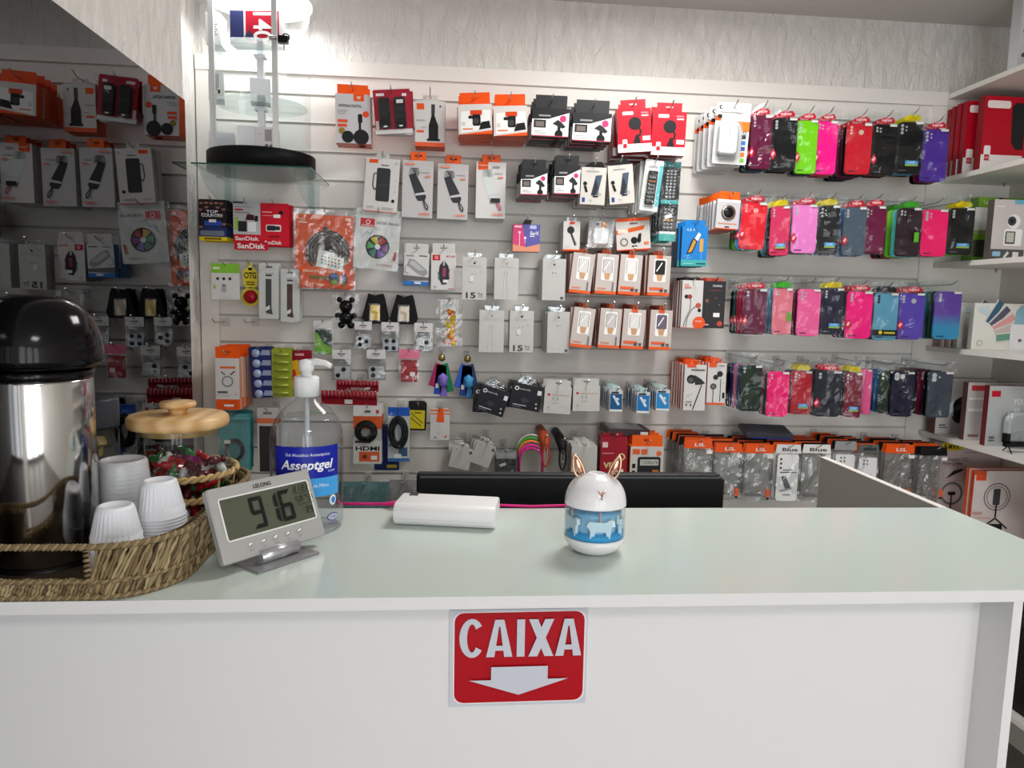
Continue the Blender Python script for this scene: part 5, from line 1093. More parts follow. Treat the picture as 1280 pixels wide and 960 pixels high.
# ---------- clear case packs along the foot of the wall
def clearpack(label, short, box, hdr, txt, off=.21, n=6, txtc=WHT, insert=None, hcols=None, dy=.026):
    it = Item('clear_case_pack', label, 'phone case', box, off, short, rz=-.06); w, h = it.w, it.h
    MB().prism(rrect(w*.86, h*.96, .008, 4, 0, h*.49), .0, .008, clear('clear_case', tint=(236, 236, 234), base=.05, rough=.1, milky=.10), cham=.002).build('clear_case', it.t)
    MB().sheet(w, h, 8, 12, BAG, y=-.004, amp=.003, seed=rnd.random()*60, z0=0).build('clear_sleeve', it.t)
    hm_ = M(hdr, .35); o = MB().prism([(-w/2, h), (w/2, h), (w*.46, h+.028), (-w*.46, h+.028)], -.004, -.002, hm_).build('header_card', it.t)
    o.material_slots[0].link = 'OBJECT'; o.material_slots[0].material = hm_
    if txt: Art(w, .026, h+.001, y=-.0042).T(txt, .55, .42, .36 if len(txt) < 4 else .6, .42, txtc, .02).build('header_lettering', it.t)
    if insert == 'card':
        MB().prism(rrect(w*.84, h*.96, .01, 4, 0, h*.5), -.0062, -.005, M((236, 236, 236), .4)).build('insert_card', it.t)
        A = Art(w, h, y=-.0063)
        for k in range(3): A.C(.22, .88-.09*k, .045, (60, 60, 64))
        A.R(.2, .60, .86, .62, (90, 90, 94)).R(.3, .65, .7, .67, (120, 120, 124)).P([(.25, .52), (.42, .54), (.66, .30), (.46, .24)], (90, 92, 96)).P([(.2, .24), (.7, .30), (.7, .27), (.3, .21)], (150, 152, 156)).R(.35, .14, .65, .16, (120, 120, 124)).build('insert_print', it.t)
    elif insert == 'dots':
        MB().prism(rrect(w*.84, h*.9, .006, 4, 0, h*.46), -.0062, -.005, M((232, 232, 232), .4)).build('insert_card', it.t)
        A = Art(w, h, y=-.0063); [A.C(.30+.16*(k % 2), .84-.07*(k//2), .04, (70, 70, 74)) for k in range(4)]; A.R(.3, .50, .7, .54, GRY).R(.3, .42, .7, .44, GRY).build('insert_print', it.t)
    elif insert == 'orange':
        Art(w, h, y=-.0075).R(.80, .10, .92, .26, (230, 96, 50)).R(.80, .05, .9, .09, BK).R(.78, .90, .98, .97, WHT).R(.1, .12, .62, .15, (110, 110, 112)).build('insert_print', it.t)
    it.top = h+.026; it.hook(-.006); it.t['group'] = 'clear case packs with the '+short
    hc = hcols or [(236, 96, 30), BKH, (236, 90, 24), (30, 30, 40), (220, 84, 40), BKH]
    def rec(c, k):
        for ch in c.children:
            if ch.name.startswith('header_card'): ch.material_slots[0].material = M(hc[(k*7+int(box[0])) % len(hc)], .35)
    it.stack(n, dy, 'clear case pack stacked behind the '+short, .004, rec)
def clears():
    c = clearpack
    c('clear phone case pack with orange header beside the calculator box', 'first orange-header pack', (853, 560, 889, 622), (236, 88, 24), 'LSL', insert='orange', n=7)
    c('clear phone case pack with orange header, second along the counter', 'second orange-header pack', (891, 565, 926, 625), (236, 88, 24), 'LSL', insert='orange')
    c('clear phone case pack with orange header left of the white insert', 'third orange-header pack', (929, 566, 965, 627), (236, 88, 24), 'LSL', insert='orange')
    c('clear case pack with white printed insert card and white header', 'white insert pack', (967, 566, 999, 627), (226, 226, 226), 'Blue', txtc=(60, 60, 64), insert='card')
    c('clear case pack with white header beside the grey return panel', 'white-header pack', (1000, 566, 1036, 628), (230, 230, 228), 'Blue', txtc=(50, 50, 54), insert='orange')
    c('clear case pack with four dots above the return panel', 'four-dot pack', (1040, 562, 1068, 622), (150, 152, 154), None, insert='dots')
    c('clear case pack lettered space above the return panel', 'space pack', (1069, 566, 1096, 624), (90, 96, 96), 'space', txtc=BK, insert='dots')
    c('clear phone case pack with orange header near the ring light box', 'last orange-header pack', (1103, 566, 1140, 626), (236, 88, 24), 'LSL', insert='orange', n=5)
    c('clear case pack with black header ending the bottom row', 'black-header pack', (1146, 569, 1181, 626), (24, 24, 28), None, insert='orange', n=5)
    t = thing('tablet_case', 'flat grey and blue case lying across the clear case packs', 'case', onY(960, 543, D-.15)); 
    MB().prism(rrect(.16, .016, .005, 3, 0, .002), -.02, .06, M((70, 74, 84), .3), cham=.002).build('shell', t, rot=(.25, .03, 0)); MB().prism(rrect(.13, .004, .0015, 3, .005, -.005), -.022, .05, M((30, 60, 140), .35)).build('trim_edge', t, rot=(.25, .03, 0))
clears()

# ---------- small goods, lower left
def pouch(label, short, box, hdr, art, off=.09, cat='pouch', bagmat=None, hh=.3, name='small_pouch', ry=0, lensk=0):
    it = Item(name, label, cat, box, off, short, ry=ry); w, h = it.w, it.h
    MB().sheet(w, h, 6, 10, bagmat or BAG, y=-.006, amp=.0022, seed=rnd.random()*40).build('clear_sleeve', it.t)
    MB().sheet(w, h, 4, 6, M((150, 150, 150), .5), y=.003, amp=.0008, seed=2).build('back_sheet', it.t) if lensk else None
    if hdr: MB().prism([(-w/2, h*(1-hh)), (w/2, h*(1-hh)), (w/2, h), (-w/2, h)], -.0085, -.0078, M(hdr, .4)).build('header_card', it.t)
    if art: art(it)
    it.top = h; it.hook(-.006); return it
def lens(dots, body=(196, 200, 204)):
    def f(it):
        w, h = it.w, it.h
        MB().prism(rrect(w*.84, h*.42, .006, 4, 0, h*.24), -.0035, .0, M(body, .3), cham=.001).build('lens_plate', it.t)
        for u, v in dots:
            MB().lathe([(w*.12, 0), (w*.12, .003), (w*.085, .0035), (.0003, .003)], 14, M((30, 32, 40), .15)).build('lens_ring', it.t, (u*w, -.0035, v*h), (PI/2, 0, 0))
        Art(w, h, y=-.0088).R(.3, .84, .7, .88, (120, 110, 110)).R(.4, .78, .6, .81, (190, 130, 120)).build('header_print', it.t)
    return f
def beads(cols, n, sx, sz, r, z0=.1, x0=0, keyed=None):
    def f(it):
        w, h = it.w, it.h; rr = random.Random(len(cols)*n)
        for k in range(n):
            q = r*rr.uniform(.7, 1.2); o = MB().lathe([(q*math.sin(a), -q*math.cos(a)) for a in [PI*j/6 for j in range(7)]], 10, M(cols[k % len(cols)], .25), cap=False).build('bead', it.t)
            o.location = ((x0+rr.uniform(-.5, .5)*sx)*w, rr.uniform(-.004, .004), (z0+rr.uniform(0, 1)*sz)*h)
    return f
def lowleft():
    pouch('crinkled bag with a glossy black bear figure', 'black bear figure bag', (416, 368, 449, 411), None, lambda it: [MB().lathe([(q*math.sin(a)+.0001, -q*math.cos(a)) for a in [PI*j/8 for j in range(9)]], 14, M((16, 16, 18), .1), cap=False).build(n_, it.t, (x*it.w, -.001, z*it.h)) for q, x, z, n_ in ((.021, 0, .64, 'head'), (.022, 0, .32, 'torso'), (.009, -.24, .84, 'ear'), (.009, .22, .84, 'ear'), (.010, -.3, .38, 'arm'), (.010, .3, .38, 'arm'), (.012, -.16, .12, 'leg'), (.012, .18, .12, 'leg'))])
    for i, (b, c, s_) in enumerate((((455, 367, 482, 404), (226, 186, 30), 'yellow-window pouch'), ((490, 369, 519, 405), (200, 180, 150), 'tan-window pouch'))):
        def art(it, c=c):
            w, h = it.w, it.h
            MB().prism([(-.62*w, .12*h), (-.3*w, .0), (.5*w, .0), (.6*w, .2*h), (.42*w, .86*h), (.36*w, h), (.0, .93*h), (-.3*w, h), (-.36*w, .8*h)], -.003, .003, M((18, 18, 20), .7), cham=.001).build('black_backing', it.t)
            MB().prism(rrect(.44*w, .5*h, .003, 3, .02*w, .36*h), -.0055, -.0035, M(c, .4), cham=.0008).build('window_toy', it.t)
            MB().sheet(.5*w, .58*h, 4, 5, BAG, y=-.008, amp=.001, z0=.08*h).build('window_film', it.t)
        it = Item('gadget_pouch', 'black ribbed pouch with a small %s' % ('yellow window' if i == 0 else 'tan window'), 'pouch', b, .09, s_); art(it); it.top = it.h; it.hook(-.012); it.stack(2, .02, 'black pouch hanging behind the '+s_, .003)
    pouch('crinkled clear bag of yellow and red beads', 'yellow bead bag', (545, 375, 578, 433), None, beads([(226, 190, 40), (220, 80, 50), (230, 140, 60), (226, 190, 40)], 34, .42, .72, .0075, .06))
    pouch('small clear bag with a green card inside', 'green card bag', (393, 401, 416, 443), (206, 208, 208), lambda it: (MB().box(-.44*it.w, .44*it.w, -.003, 0, .02*it.h, .74*it.h, M((34, 60, 52), .4)).build('insert_card', it.t), Art(it.w, it.h, y=-.0032).P([(.06, .04), (.94, .04), (.94, .2), (.5, .34), (.2, .62), (.06, .66)], (120, 190, 40)).R(.4, .1, .56, .2, (150, 210, 90)).build('insert_print', it.t)), hh=.22)
    G = (214, 214, 214)
    pouch('lens protector bag with three dark rings below the black bear', 'three-ring lens bag', (444, 402, 465, 436), G, lens([(-.2, .38), (.18, .28), (-.2, .16)]), lensk=1)
    pouch('lens protector bag with four blue rings in the middle row', 'four-ring lens bag', (477, 403, 499, 440), G, lens([(-.2, .38), (.2, .38), (-.2, .14), (.2, .14)], (200, 206, 216)), lensk=1)
    pouch('lens protector bag with two rings beside the bead bag', 'two-ring lens bag', (518, 404, 541, 440), G, lens([(.16, .34), (-.1, .16)]), lensk=1)
    pouch('lower lens protector bag beside the gel pump', 'lower left lens bag', (416, 437, 439, 475), G, lens([(.1, .36), (-.2, .16)]), lensk=1)
    pouch('lower lens protector bag with two stacked rings', 'lower right lens bag', (459, 437, 482, 475), G, lens([(-.16, .36), (-.16, .16)]), lensk=1)
    pouch('small red quilted pouch under a pink header', 'red quilted pouch', (499, 437, 524, 478), (224, 120, 146), lambda it: (MB().prism(rrect(.80*it.w, .66*it.h, .004, 3, 0, .35*it.h), -.005, .002, M((176, 18, 40), .5), cham=.002).build('red_case', it.t), [MB().prism(circ((u-.5)*.7*it.w, (.1+v*.55)*it.h, .0012, 6), -.0062, -.005, M((120, 8, 24), .4)).build('stud', it.t) for u in (.1, .5, .9) for v in (.1, .4, .7, 1)], MB().box(.05*it.w, .3*it.w, -.007, -.0063, .2*it.h, .32*it.h, PAPER).build('price_sticker', it.t)), hh=.28)
    for i, (b, n, s_) in enumerate((((421, 475, 473, 489), 12, 'upper red battery strip'), ((402, 488, 471, 506), 15, 'lower red battery strip'))):
        it = Item('battery_strip', '%s strip of red batteries on a red card' % ('upper shorter', 'lower longer')[i], 'batteries', b, (.10, .12)[i], s_, ry=.02)
        MB().box(-it.w/2, it.w/2, 0, .0015, 0, it.h*.55, M((150, 14, 34), .4)).build('backing_card', it.t)
        for k in range(n):
            x = -it.w/2+it.w*(k+.5)/n; c = M((150, 10, 34), .25)
            MB().tube([(x, -.004, it.h*.42), (x, -.004, it.h*.95)], it.w/n*.42, 10, c).tube([(x, -.004, it.h*.95), (x, -.004, it.h*1.02)], it.w/n*.2, 8, M((200, 196, 190), .2, 1)).build('battery', it.t)
        A = Art(it.w, it.h); A.T('MARTIAL', .5, .22, .32, .24, (240, 224, 226), .01) if i == 0 else A.R(.42, .08, .56, .36, WHT)
        if i == 0: A.P([(.66, .12), (.8, .2), (.8, .42), (.66, .34)], WHT)
        A.build('printed_front', it.t); it.top = it.h; it.hook(-.004)
    for i, (b, cols, s_) in enumerate((((537, 440, 567, 496), ((160, 30, 90), (40, 80, 190), (20, 120, 80), (120, 100, 190)), 'magenta and green key fob'), ((569, 441, 599, 498), ((40, 90, 190), (30, 70, 150), (40, 60, 110), (60, 130, 190)), 'blue key fob'))):
        it = Item('key_fob', ('cluster of magenta, blue and green strap key fobs', 'cluster of blue lettered strap key fobs')[i], 'keychain', b, .10, s_); w, h = it.w, it.h
        MB().lathe([(.0001, 0), (w*.15, .006), (w*.13, .020), (.0001, .026)], 12, M((160, 140, 90), .25, .8), cap=False).build('clasp', it.t, (0, 0, h*.78))
        mb = MB(); mb.tube([(w*.1*math.cos(a), 0, h*.92+w*.14*math.sin(a)) for a in [2*PI*k/14 for k in range(14)]], .0012, 6, STEEL, closed=True); mb.build('key_ring', it.t)
        for (x0, z0, x1, z1), c in zip(((-.12, .74, -.40, .24), (-.05, .72, -.18, .06), (.10, .74, .38, .12), (.04, .70, .10, .02)), cols):
            mb = MB(); dx, dz = (x1-x0)*w, (z1-z0)*h; L_ = math.hypot(dx, dz); nx, nz = -dz/L_*.15*w, dx/L_*.15*w
            mb.prism([(x1*w-nx, z1*h-nz), (x1*w+nx, z1*h+nz), (x0*w+nx, z0*h+nz), (x0*w-nx, z0*h-nz)][::1] if nx*dz-nz*dx > 0 else [(x0*w-nx, z0*h-nz), (x0*w+nx, z0*h+nz), (x1*w+nx, z1*h+nz), (x1*w-nx, z1*h-nz)], -.004, .001, M(c, .4), cham=.0008); mb.build('strap', it.t)
        MB().lathe([(.0001, 0), (w*.20, .008), (w*.17, .022), (w*.22, .034), (.0001, .046)], 12, M((130, 110, 200) if i == 0 else (70, 150, 200), .3), cap=False).build('charm', it.t, (.06*w, -.006, h*.22))
        MB().box(-.24*w, -.12*w, -.0055, -.0045, h*.20, h*.30, PAPER).build('price_tag', it.t)
        it.top = h; it.hook(-.004)
    # black boxes, white boxes, blue little boxes of the lower middle row
    for i, (b, ry, s_) in enumerate((((596, 484, 635, 518), .30, 'first black charger box'), ((637, 480, 678, 513), .17, 'second black charger box'))):
        it = Item('black_charger_box', 'black square charger box, %s, hanging tilted' % ('left and more slanted', 'right of the slanted one')[i], 'box', b, .16, s_, ry=ry, rz=-.05, kw=.95, kh=.95); hangbox(it, .02, (38, 40, 46), (28, 30, 34), None, a_moto)
        MB().prism([(-.2*it.w, it.h), (.3*it.w, it.h), (.2*it.w, it.h+.02), (-.05*it.w, it.h+.022)], .004, .0048, BAG).build('hang_tab', it.t); it.top = it.h+.016; it.hook(); it.stack(3, .024, 'black charger box stacked behind the '+s_, .004)
    for i, (b, s_) in enumerate((((680, 484, 714, 517), 'left square cable box'), ((716, 482, 750, 514), 'right square cable box'))):
        it = Item('square_cable_box', 'off-white square cable box with red dot, %s one' % s_.split()[0], 'box', b, .15, s_, ry=.05*(1-i)); hangbox(it, .03, (226, 226, 222), (200, 202, 198), (.9, .022, (222, 222, 218)), a_wcab, tabback=.05).hook(-.004); it.stack(2, .035, 'square cable box stacked behind the '+s_)
    for i, (b, c1, c2, sd, s_) in enumerate((((762, 488, 778, 515), (24, 90, 140), (220, 230, 240), (200, 206, 206), 'white-sided blue cable box'), ((796, 490, 812, 517), (30, 120, 190), (230, 240, 250), (34, 38, 48), 'navy-sided blue cable box'), ((820, 487, 837, 514), (40, 140, 210), (240, 240, 240), (44, 42, 34), 'olive-sided blue cable box'))):
        it = Item('small_cable_box', 'little blue fronted cable box with %s sides' % s_.split('-')[0], 'box', b, .19, s_, rz=-.12); hangbox(it, .014, (228, 232, 236), sd, (.5, .012, (190, 214, 214)), smallbox(c1, c2), tabback=.1).hook(); it.stack(6, .022, 'blue cable box stacked behind the '+s_, .002)
    # orange cable boxes on the far left
    def a_ocab(A): A.R(0, 0, 1, .20, (226, 84, 24)).R(.2, .80, .84, .84, (226, 100, 50)).RING(.5, .55, .24, .05, (120, 122, 124)).L([(.40, .68), (.24, .74)], .04, BK).L([(.62, .68), (.82, .75)], .05, BK).R(.08, .32, .5, .36, (90, 92, 94)).T('200CM', .28, .345, .36, .035, (110, 112, 114)).R(.35, .06, .75, .1, WHT).C(.86, .3, .03, (200, 120, 100)).R(.08, .27, .6, .28, (180, 180, 182))
    it = Item('orange_cable_box', 'orange and white cable box, front of the left stack', 'box', (270, 448, 299, 512), .17, 'orange cable box', ry=.0); hangbox(it, .016, (234, 232, 230), (226, 150, 110), (.98, .034, (240, 92, 20)), a_ocab, tabback=.05).hook(-.008); it.stack(7, .020, 'orange cable box stacked behind the front one', .003)
    def strip(label, short, box, col, dots, dcol, off=.12, ry=0, rows=6, n=2):
        it = Item('battery_card', label, 'batteries', box, off, short, ry=ry); card(it, col); w, h = it.w, it.h
        for r in range(rows):
            z = h*(.08+.80*r/(rows-1)); 
            if dots: MB().lathe([(w*.19, 0), (w*.18, .002), (.0003, .0022)], 18, M((168, 188, 222), .3, .2)).build('coin_cell', it.t, (-.18*w, -.0005, z), (PI/2, 0, 0)); Art(w, h).P([(.52, z/h-.04), (.96, z/h-.05), (.96, z/h+.05), (.60, z/h+.06)], (150, 160, 190)).build('printed_label', it.t)
            else: MB().tube([(-.36*w, -.004, z), (.36*w, -.004, z)], .0045, 10, M(dcol, .3, .3)).build('battery', it.t)
        it.top = h; it.hook(-.006); it.stack(n, .014, 'battery card behind the '+short, .003)
    strip('dark blue card of five round coin cells', 'blue coin cell card', (313, 434, 340, 497), (36, 44, 104), True, (200, 206, 216), rows=5, ry=-.06)
    strip('yellow green card of cylindrical batteries', 'green battery card', (340, 436, 365, 496), (150, 164, 50), False, (170, 180, 80), rows=6)
    it = Item('red_gum_pack', 'red and yellow pack hanging beside the gel pump', 'package', (361, 438, 388, 486), .11, 'red yellow pack'); card(it, (140, 18, 36)); Art(it.w, it.h).P([(.0, .0), (.6, .0), (.5, .3), (.7, .5), (.4, .75), (0, .7)], (222, 170, 30)).P([(.1, .2), (.4, .25), (.3, .5), (.1, .5)], (200, 50, 40)).R(.3, .86, .7, .92, (230, 160, 160)).build('printed_front', it.t); it.hook(-.006); it.stack(2, .012, 'red yellow pack behind the front one')
    it = Item('teal_bag', 'teal zip bag with a black round cable behind the jar', 'pouch', (274, 517, 312, 588), .12, 'teal cable bag'); w, h = it.w, it.h
    MB().sheet(w, h, 8, 12, M((64, 148, 152), .3), y=.004, amp=.003, seed=4).build('teal_back', it.t); mb = MB()
    for q in range(3): mb.tube([(w*(.30-.03*q)*math.cos(a), -.002-.002*q, h*.36+w*(.36-.03*q)*math.sin(a)) for a in [2*PI*k/24 for k in range(24)]], .0028, 6, M((24, 26, 28), .4), closed=True)
    tag(mb.build('coiled_cable', it.t), kind='stuff'); MB().box(-.3*w, -.1*w, -.009, -.008, .48*h, .54*h, M((220, 224, 224))).build('cable_tag', it.t); MB().sheet(w, h, 8, 12, BAG, y=-.009, amp=.003, seed=9).build('clear_sleeve', it.t); MB().box(-w/2, w/2, -.004, .004, h*.9, h*.93, M((70, 180, 184), .4)).build('zip_seal', it.t); it.top = h; it.hook(-.006); it.stack(3, .018, 'teal zip bag behind the front one', .006)
    it = Item('cable_pack', 'grey cable pack with orange header seen beside the gel bottle', 'package', (322, 510, 348, 590), .12, 'grey cable pack'); card(it, (190, 188, 186)); Art(it.w, it.h).R(0, .76, 1, .84, (206, 110, 70)).R(.1, .0, .9, .72, (54, 48, 50)).R(.3, .9, .7, .94, (120, 118, 116)).build('printed_front', it.t); it.hook(-.006); it.stack(2, .02, 'grey cable pack behind the front one')
    def a_hdmi(A): A.R(0, .82, 1, 1, (224, 222, 222)).R(0, .60, 1, .82, (214, 90, 40)).R(0, 0, 1, .40, (214, 212, 210)).T('HDMI', .5, .265, .84, .075, BK, .03).R(.2, .04, .92, .21, (222, 96, 44)).R(.05, .36, .6, .40, (60, 60, 62)).R(.62, .07, .84, .14, WHT).RR(.0, .4, .6, .47, (214, 212, 210), .1).R(.4, .88, .6, .92, (90, 90, 92)).R(.8, .87, .9, .93, (200, 60, 50)).C(.4, .125, .08, (120, 60, 40))
    it = Item('hdmi_cable_pack', 'orange and white video cable pack with a black coil', 'package', (442, 507, 477, 580), .12, 'video cable pack'); card(it, (206, 204, 202), art=a_hdmi); mb = MB()
    for q in range(3): mb.tube([(it.w*(-.05+(.36-.07*q)*math.cos(a)), -.004-.003*q, it.h*.56+it.w*(.36-.07*q)*math.sin(a)) for a in [2*PI*k/24 for k in range(24)]], .0045, 7, M((18, 18, 20), .45), closed=True)
    tag(mb.build('coiled_cable', it.t), kind='stuff'); film(it, .002, y=-.016, amp=.002); it.hook(-.006); it.stack(2, .03, 'video cable pack behind the front one')
    it = Item('blue_cable_pack', 'blue and white pack with a thick black cable coil', 'package', (485, 509, 512, 577), .12, 'blue cable pack'); card(it, (196, 202, 206)); Art(it.w, it.h).R(0, .84, 1, 1, (30, 90, 190)).R(.0, .0, 1, .06, (60, 110, 180)).R(.05, .28, .5, .32, (60, 100, 160)).R(.5, .1, .9, .26, (60, 90, 130)).R(.3, .06, .62, .14, WHT).build('printed_front', it.t); mb = MB()
    for q in range(4): mb.tube([(it.w*(-.02+(.40-.06*q)*math.cos(a)), -.005-.003*(q % 2), it.h*.54+it.h*(.28-.03*q)*math.sin(a)) for a in [2*PI*k/24 for k in range(24)]], .005, 7, M((24, 26, 30), .45), closed=True)
    tag(mb.build('coiled_cable', it.t), kind='stuff'); film(it, .002, y=-.016, amp=.002); it.hook(-.006)
    it = Item('blue_cable_pack', 'dark blue pack mostly hidden between the two cable packs', 'package', (468, 530, 499, 588), .09, 'hidden dark blue pack'); card(it, (34, 50, 110)); Art(it.w, it.h).R(.5, .05, .9, .12, (200, 180, 60)).build('printed_front', it.t); it.hook(-.006)
    it = Item('yellow_tool_card', 'black and yellow card of pens right of the blue cable pack', 'card', (512, 503, 533, 538), .09, 'black and yellow card', ry=.03); card(it, (24, 24, 24)); Art(it.w, it.h).R(.0, .06, .9, .72, (206, 190, 30)).L([(.08, .62), (.8, .26)], .07, (120, 110, 60)).L([(.08, .44), (.7, .16)], .06, (90, 84, 50)).R(.3, .6, .7, .66, (120, 110, 20)).build('printed_front', it.t); it.hook(-.010); it.stack(3, .012, 'black and yellow card behind the front one', .004)
    it = Item('orange_plug_pack', 'white pack with orange header and striped top', 'package', (538, 510, 562, 550), .10, 'orange tab pack'); card(it, (228, 226, 224)); Art(it.w, it.h).R(0, .80, 1, .84, (224, 120, 80)).R(0, .90, 1, .96, (224, 120, 80)).P([(.3, .56), (.72, .56), (.66, 1.0), (.42, 1.0)], (230, 90, 30)).R(.36, .2, .6, .46, (196, 200, 200)).R(.2, .06, .34, .1, GRY).C(.8, .1, .06, (220, 100, 50)).build('printed_front', it.t); it.hook(-.004)
    for i, (b, ry, s_) in enumerate((((563, 560, 589, 586), .22, 'left small white box'), ((591, 555, 616, 582), .36, 'right small white box'))):
        it = Item('adapter_box', 'small white adapter box, %s' % ('left one hanging low over the monitor', 'right one hanging slanted over the monitor')[i], 'box', b, .16, s_, ry=ry); hangbox(it, .018, (204, 204, 200), (180, 182, 178), None, lambda A: A.C(.9, .86, .08, (90, 94, 96)).C(.2, .9, .03, GRY).R(.1, .2, .3, .22, (190, 190, 188)))
        mb = MB(); mb.tube([(-.2*it.w, .006, it.h), (-.2*it.w, .006, it.h+.012), (.2*it.w, .006, it.h+.012), (.2*it.w, .006, it.h)], .0016, 6, M((220, 220, 218), .3)); mb.build('hang_loop', it.t); it.top = it.h+.014; it.hook(-.004); it.stack(4, .026, 'white adapter box stacked behind the '+s_, .004)
    it = Item('glass_protector_bag', 'dark bag with white pens behind the monitor', 'pouch', (620, 566, 645, 606), .15, 'dark pen bag'); card(it, (42, 48, 50)); Art(it.w, it.h).R(0, .82, 1, 1, (170, 176, 176)).P([(.2, .05), (.3, .02), (.9, .42), (.84, .5)], (150, 156, 160)).P([(.2, .56), (.5, .62), (.46, .7), (.16, .64)], (226, 228, 228)).build('printed_front', it.t); film(it, .002, up=.008, y=-.006, mat=BAG); it.top = it.h+.008; it.hook(-.004); it.stack(2, .02, 'dark pen bag behind the front one')
    # silicone straps draped over their hooks
    for i, (c, x, z) in enumerate((((236, 236, 232), 646, 543), ((60, 170, 40), 649, 547), ((240, 130, 40), 653, 551), ((226, 40, 150), 660, 556), ((200, 30, 130), 664, 560))):
        p = onY(664, z, D-.10-.022*i); k = mpp(p); r_ = (16.5-.6*i)*k
        t = thing('silicone_strap', '%s silicone strap arched over a hook behind the monitor' % ('white', 'green', 'orange', 'magenta', 'purple pink')[i], 'strap', p-Vector((0, 0, .11+r_)), group='silicone straps over one hook')
        path = [(-r_, 0, 0)]+[(r_*math.cos(a), 0, .11+r_*math.sin(a)) for a in [PI-PI*q/12 for q in range(13)]]+[(r_, 0, .004)]
        MB().tube(path, .011, 8, M(c if i != 1 else (60, 170, 40), .4), flat=.25, up=(0, 1, 0)).build('band', t)
    p = onY(664, 552, D-.05); hook(p.x, p.z, D-.21, 'wire hook holding the arched silicone straps')
    for i, (c, lc, b, s_) in enumerate((((170, 70, 40), (222, 160, 130), (682, 558), 'brown watch strap bundle'), ((22, 22, 24), (120, 120, 124), (703, 562), 'black watch strap bundle'))):
        p = onY(b[0], b[1]+10, D-.19); t = thing('watch_strap', ('brown', 'black')[i]+' looped watch strap hanging forward above the monitor', 'strap', p-Vector((0, 0, .03)))
        MB().tube([(0, .16, .085), (0, .08, .080), (0, .02, .070), (0, .0, .05)], [.014, .016, .016, .012], 12, M(c, .5)).build('strap_body', t)
        mb = MB(); mb.tube([(.010*math.cos(a), -.004, .028+.036*math.sin(a)) for a in [2*PI*k/20 for k in range(20)]], .0028, 7, M(c, .45), closed=True); mb.build('strap_loop', t)
        mb = MB(); mb.tube([(.006*math.cos(a), -.006, .028+.028*math.sin(a)) for a in [2*PI*k/16 for k in range(16)]], .0012, 6, M(lc, .35), closed=True); mb.build('strap_lining', t)
        MB().lathe([(.003, 0), (.003, .003)], 10, M((210, 210, 210), .2, 1)).build('stud', t, (0, -.006, .02), (PI/2, 0, 0)); hook(p.x, p.z+.055, D-.19, 'wire hook holding the '+s_)
    it = Item('white_strap_box', 'white box with a rounded hang loop left of the red box', 'box', (714, 558, 746, 610), .20, 'white loop box'); hangbox(it, .022, (222, 224, 218), (204, 206, 200), (.5, .012, (224, 226, 222)), None).hook(-.004); it.stack(5, .026, 'white loop box stacked behind the front one', .003)
    it = Item('cola_charger_box', 'red box with round blue, white and red emblem behind the humidifier', 'box', (750, 546, 784, 612), .20, 'red emblem box'); hangbox(it, .05, (158, 22, 42), (120, 16, 34), (.7, .01, (150, 20, 40)), lambda A: A.R(.06, .80, .26, .90, (230, 200, 206)).T('V8', .3, .46, .36, .12, (226, 206, 150), .03).C(.66, .34, .22, (238, 236, 234)).P([(.46, .40), (.66, .50), (.86, .40), (.74, .36), (.56, .36)], (196, 20, 40)).P([(.46, .30), (.58, .29), (.72, .32), (.87, .33), (.66, .20)], (24, 60, 160)).RING(.78, .62, .14, .05, (226, 206, 150)).R(.06, .68, .5, .70, (220, 140, 150))); it.hook(-.004)
    it = Item('calculator_box', 'orange and white calculator box behind the humidifier', 'box', (787, 558, 829, 612), .21, 'calculator box'); hangbox(it, .04, (234, 230, 226), (226, 90, 26), (.92, .036, (240, 96, 20)), lambda A: A.RR(.22, .0, .92, .76, (34, 34, 36), .1).RR(.30, .56, .86, .70, (196, 200, 190), .1).T('12345678', .6, .63, .46, .08, (50, 54, 50)).R(.06, .82, .28, .94, (230, 100, 50)).R(.32, .82, .5, .94, (230, 100, 50)).C(.86, .84, .08, (230, 110, 60)).R(.06, .5, .16, .6, BK).R(.06, .34, .16, .44, BK).R(.06, .18, .16, .28, BK).R(.68, .38, .86, .46, (200, 110, 60)) and None, tabback=.05).hook(-.008); it.stack(2, .045, 'calculator box stacked behind the front one')
    p = onY(781, 541, D-.13); t = thing('dark_carton', 'dark flat carton lying on the red and orange boxes', 'box', p, (0, .02, 0))
    MB().box(-.068, .068, -.05, .07, 0, .020, M((64, 52, 56), .4)).build('carton', t); MB().box(-.06, .05, -.04, .06, .020, .0205, M((110, 112, 112), .15)).build('lid_panel', t); MB().box(.038, .062, -.051, -.0502, .004, .013, PAPER).build('barcode_sticker', t)
    # bags low on the wall behind the cable
    for i, (b, c, s_) in enumerate((((424, 602, 487, 640), (84, 130, 132), 'grey teal bag'), ((487, 600, 521, 640), (150, 150, 150), 'silver bag'))):
        it = Item('film_bag', ('long grey teal film bag low behind the gel bottle', 'crinkled silver film bag beside the monitor')[i], 'bag', b, .12, s_); MB().sheet(it.w, it.h*1.6, 10, 8, M(c, .25, .2 if i else 0), y=.004, amp=.004, seed=3+i, z0=-.6*it.h).build('bag_back', it.t); MB().sheet(it.w, it.h*1.6, 12, 8, BAG, y=-.008, amp=.006, seed=6+i, z0=-.6*it.h).build('bag_film', it.t); it.top = it.h; it.hook(-.01)
lowleft()

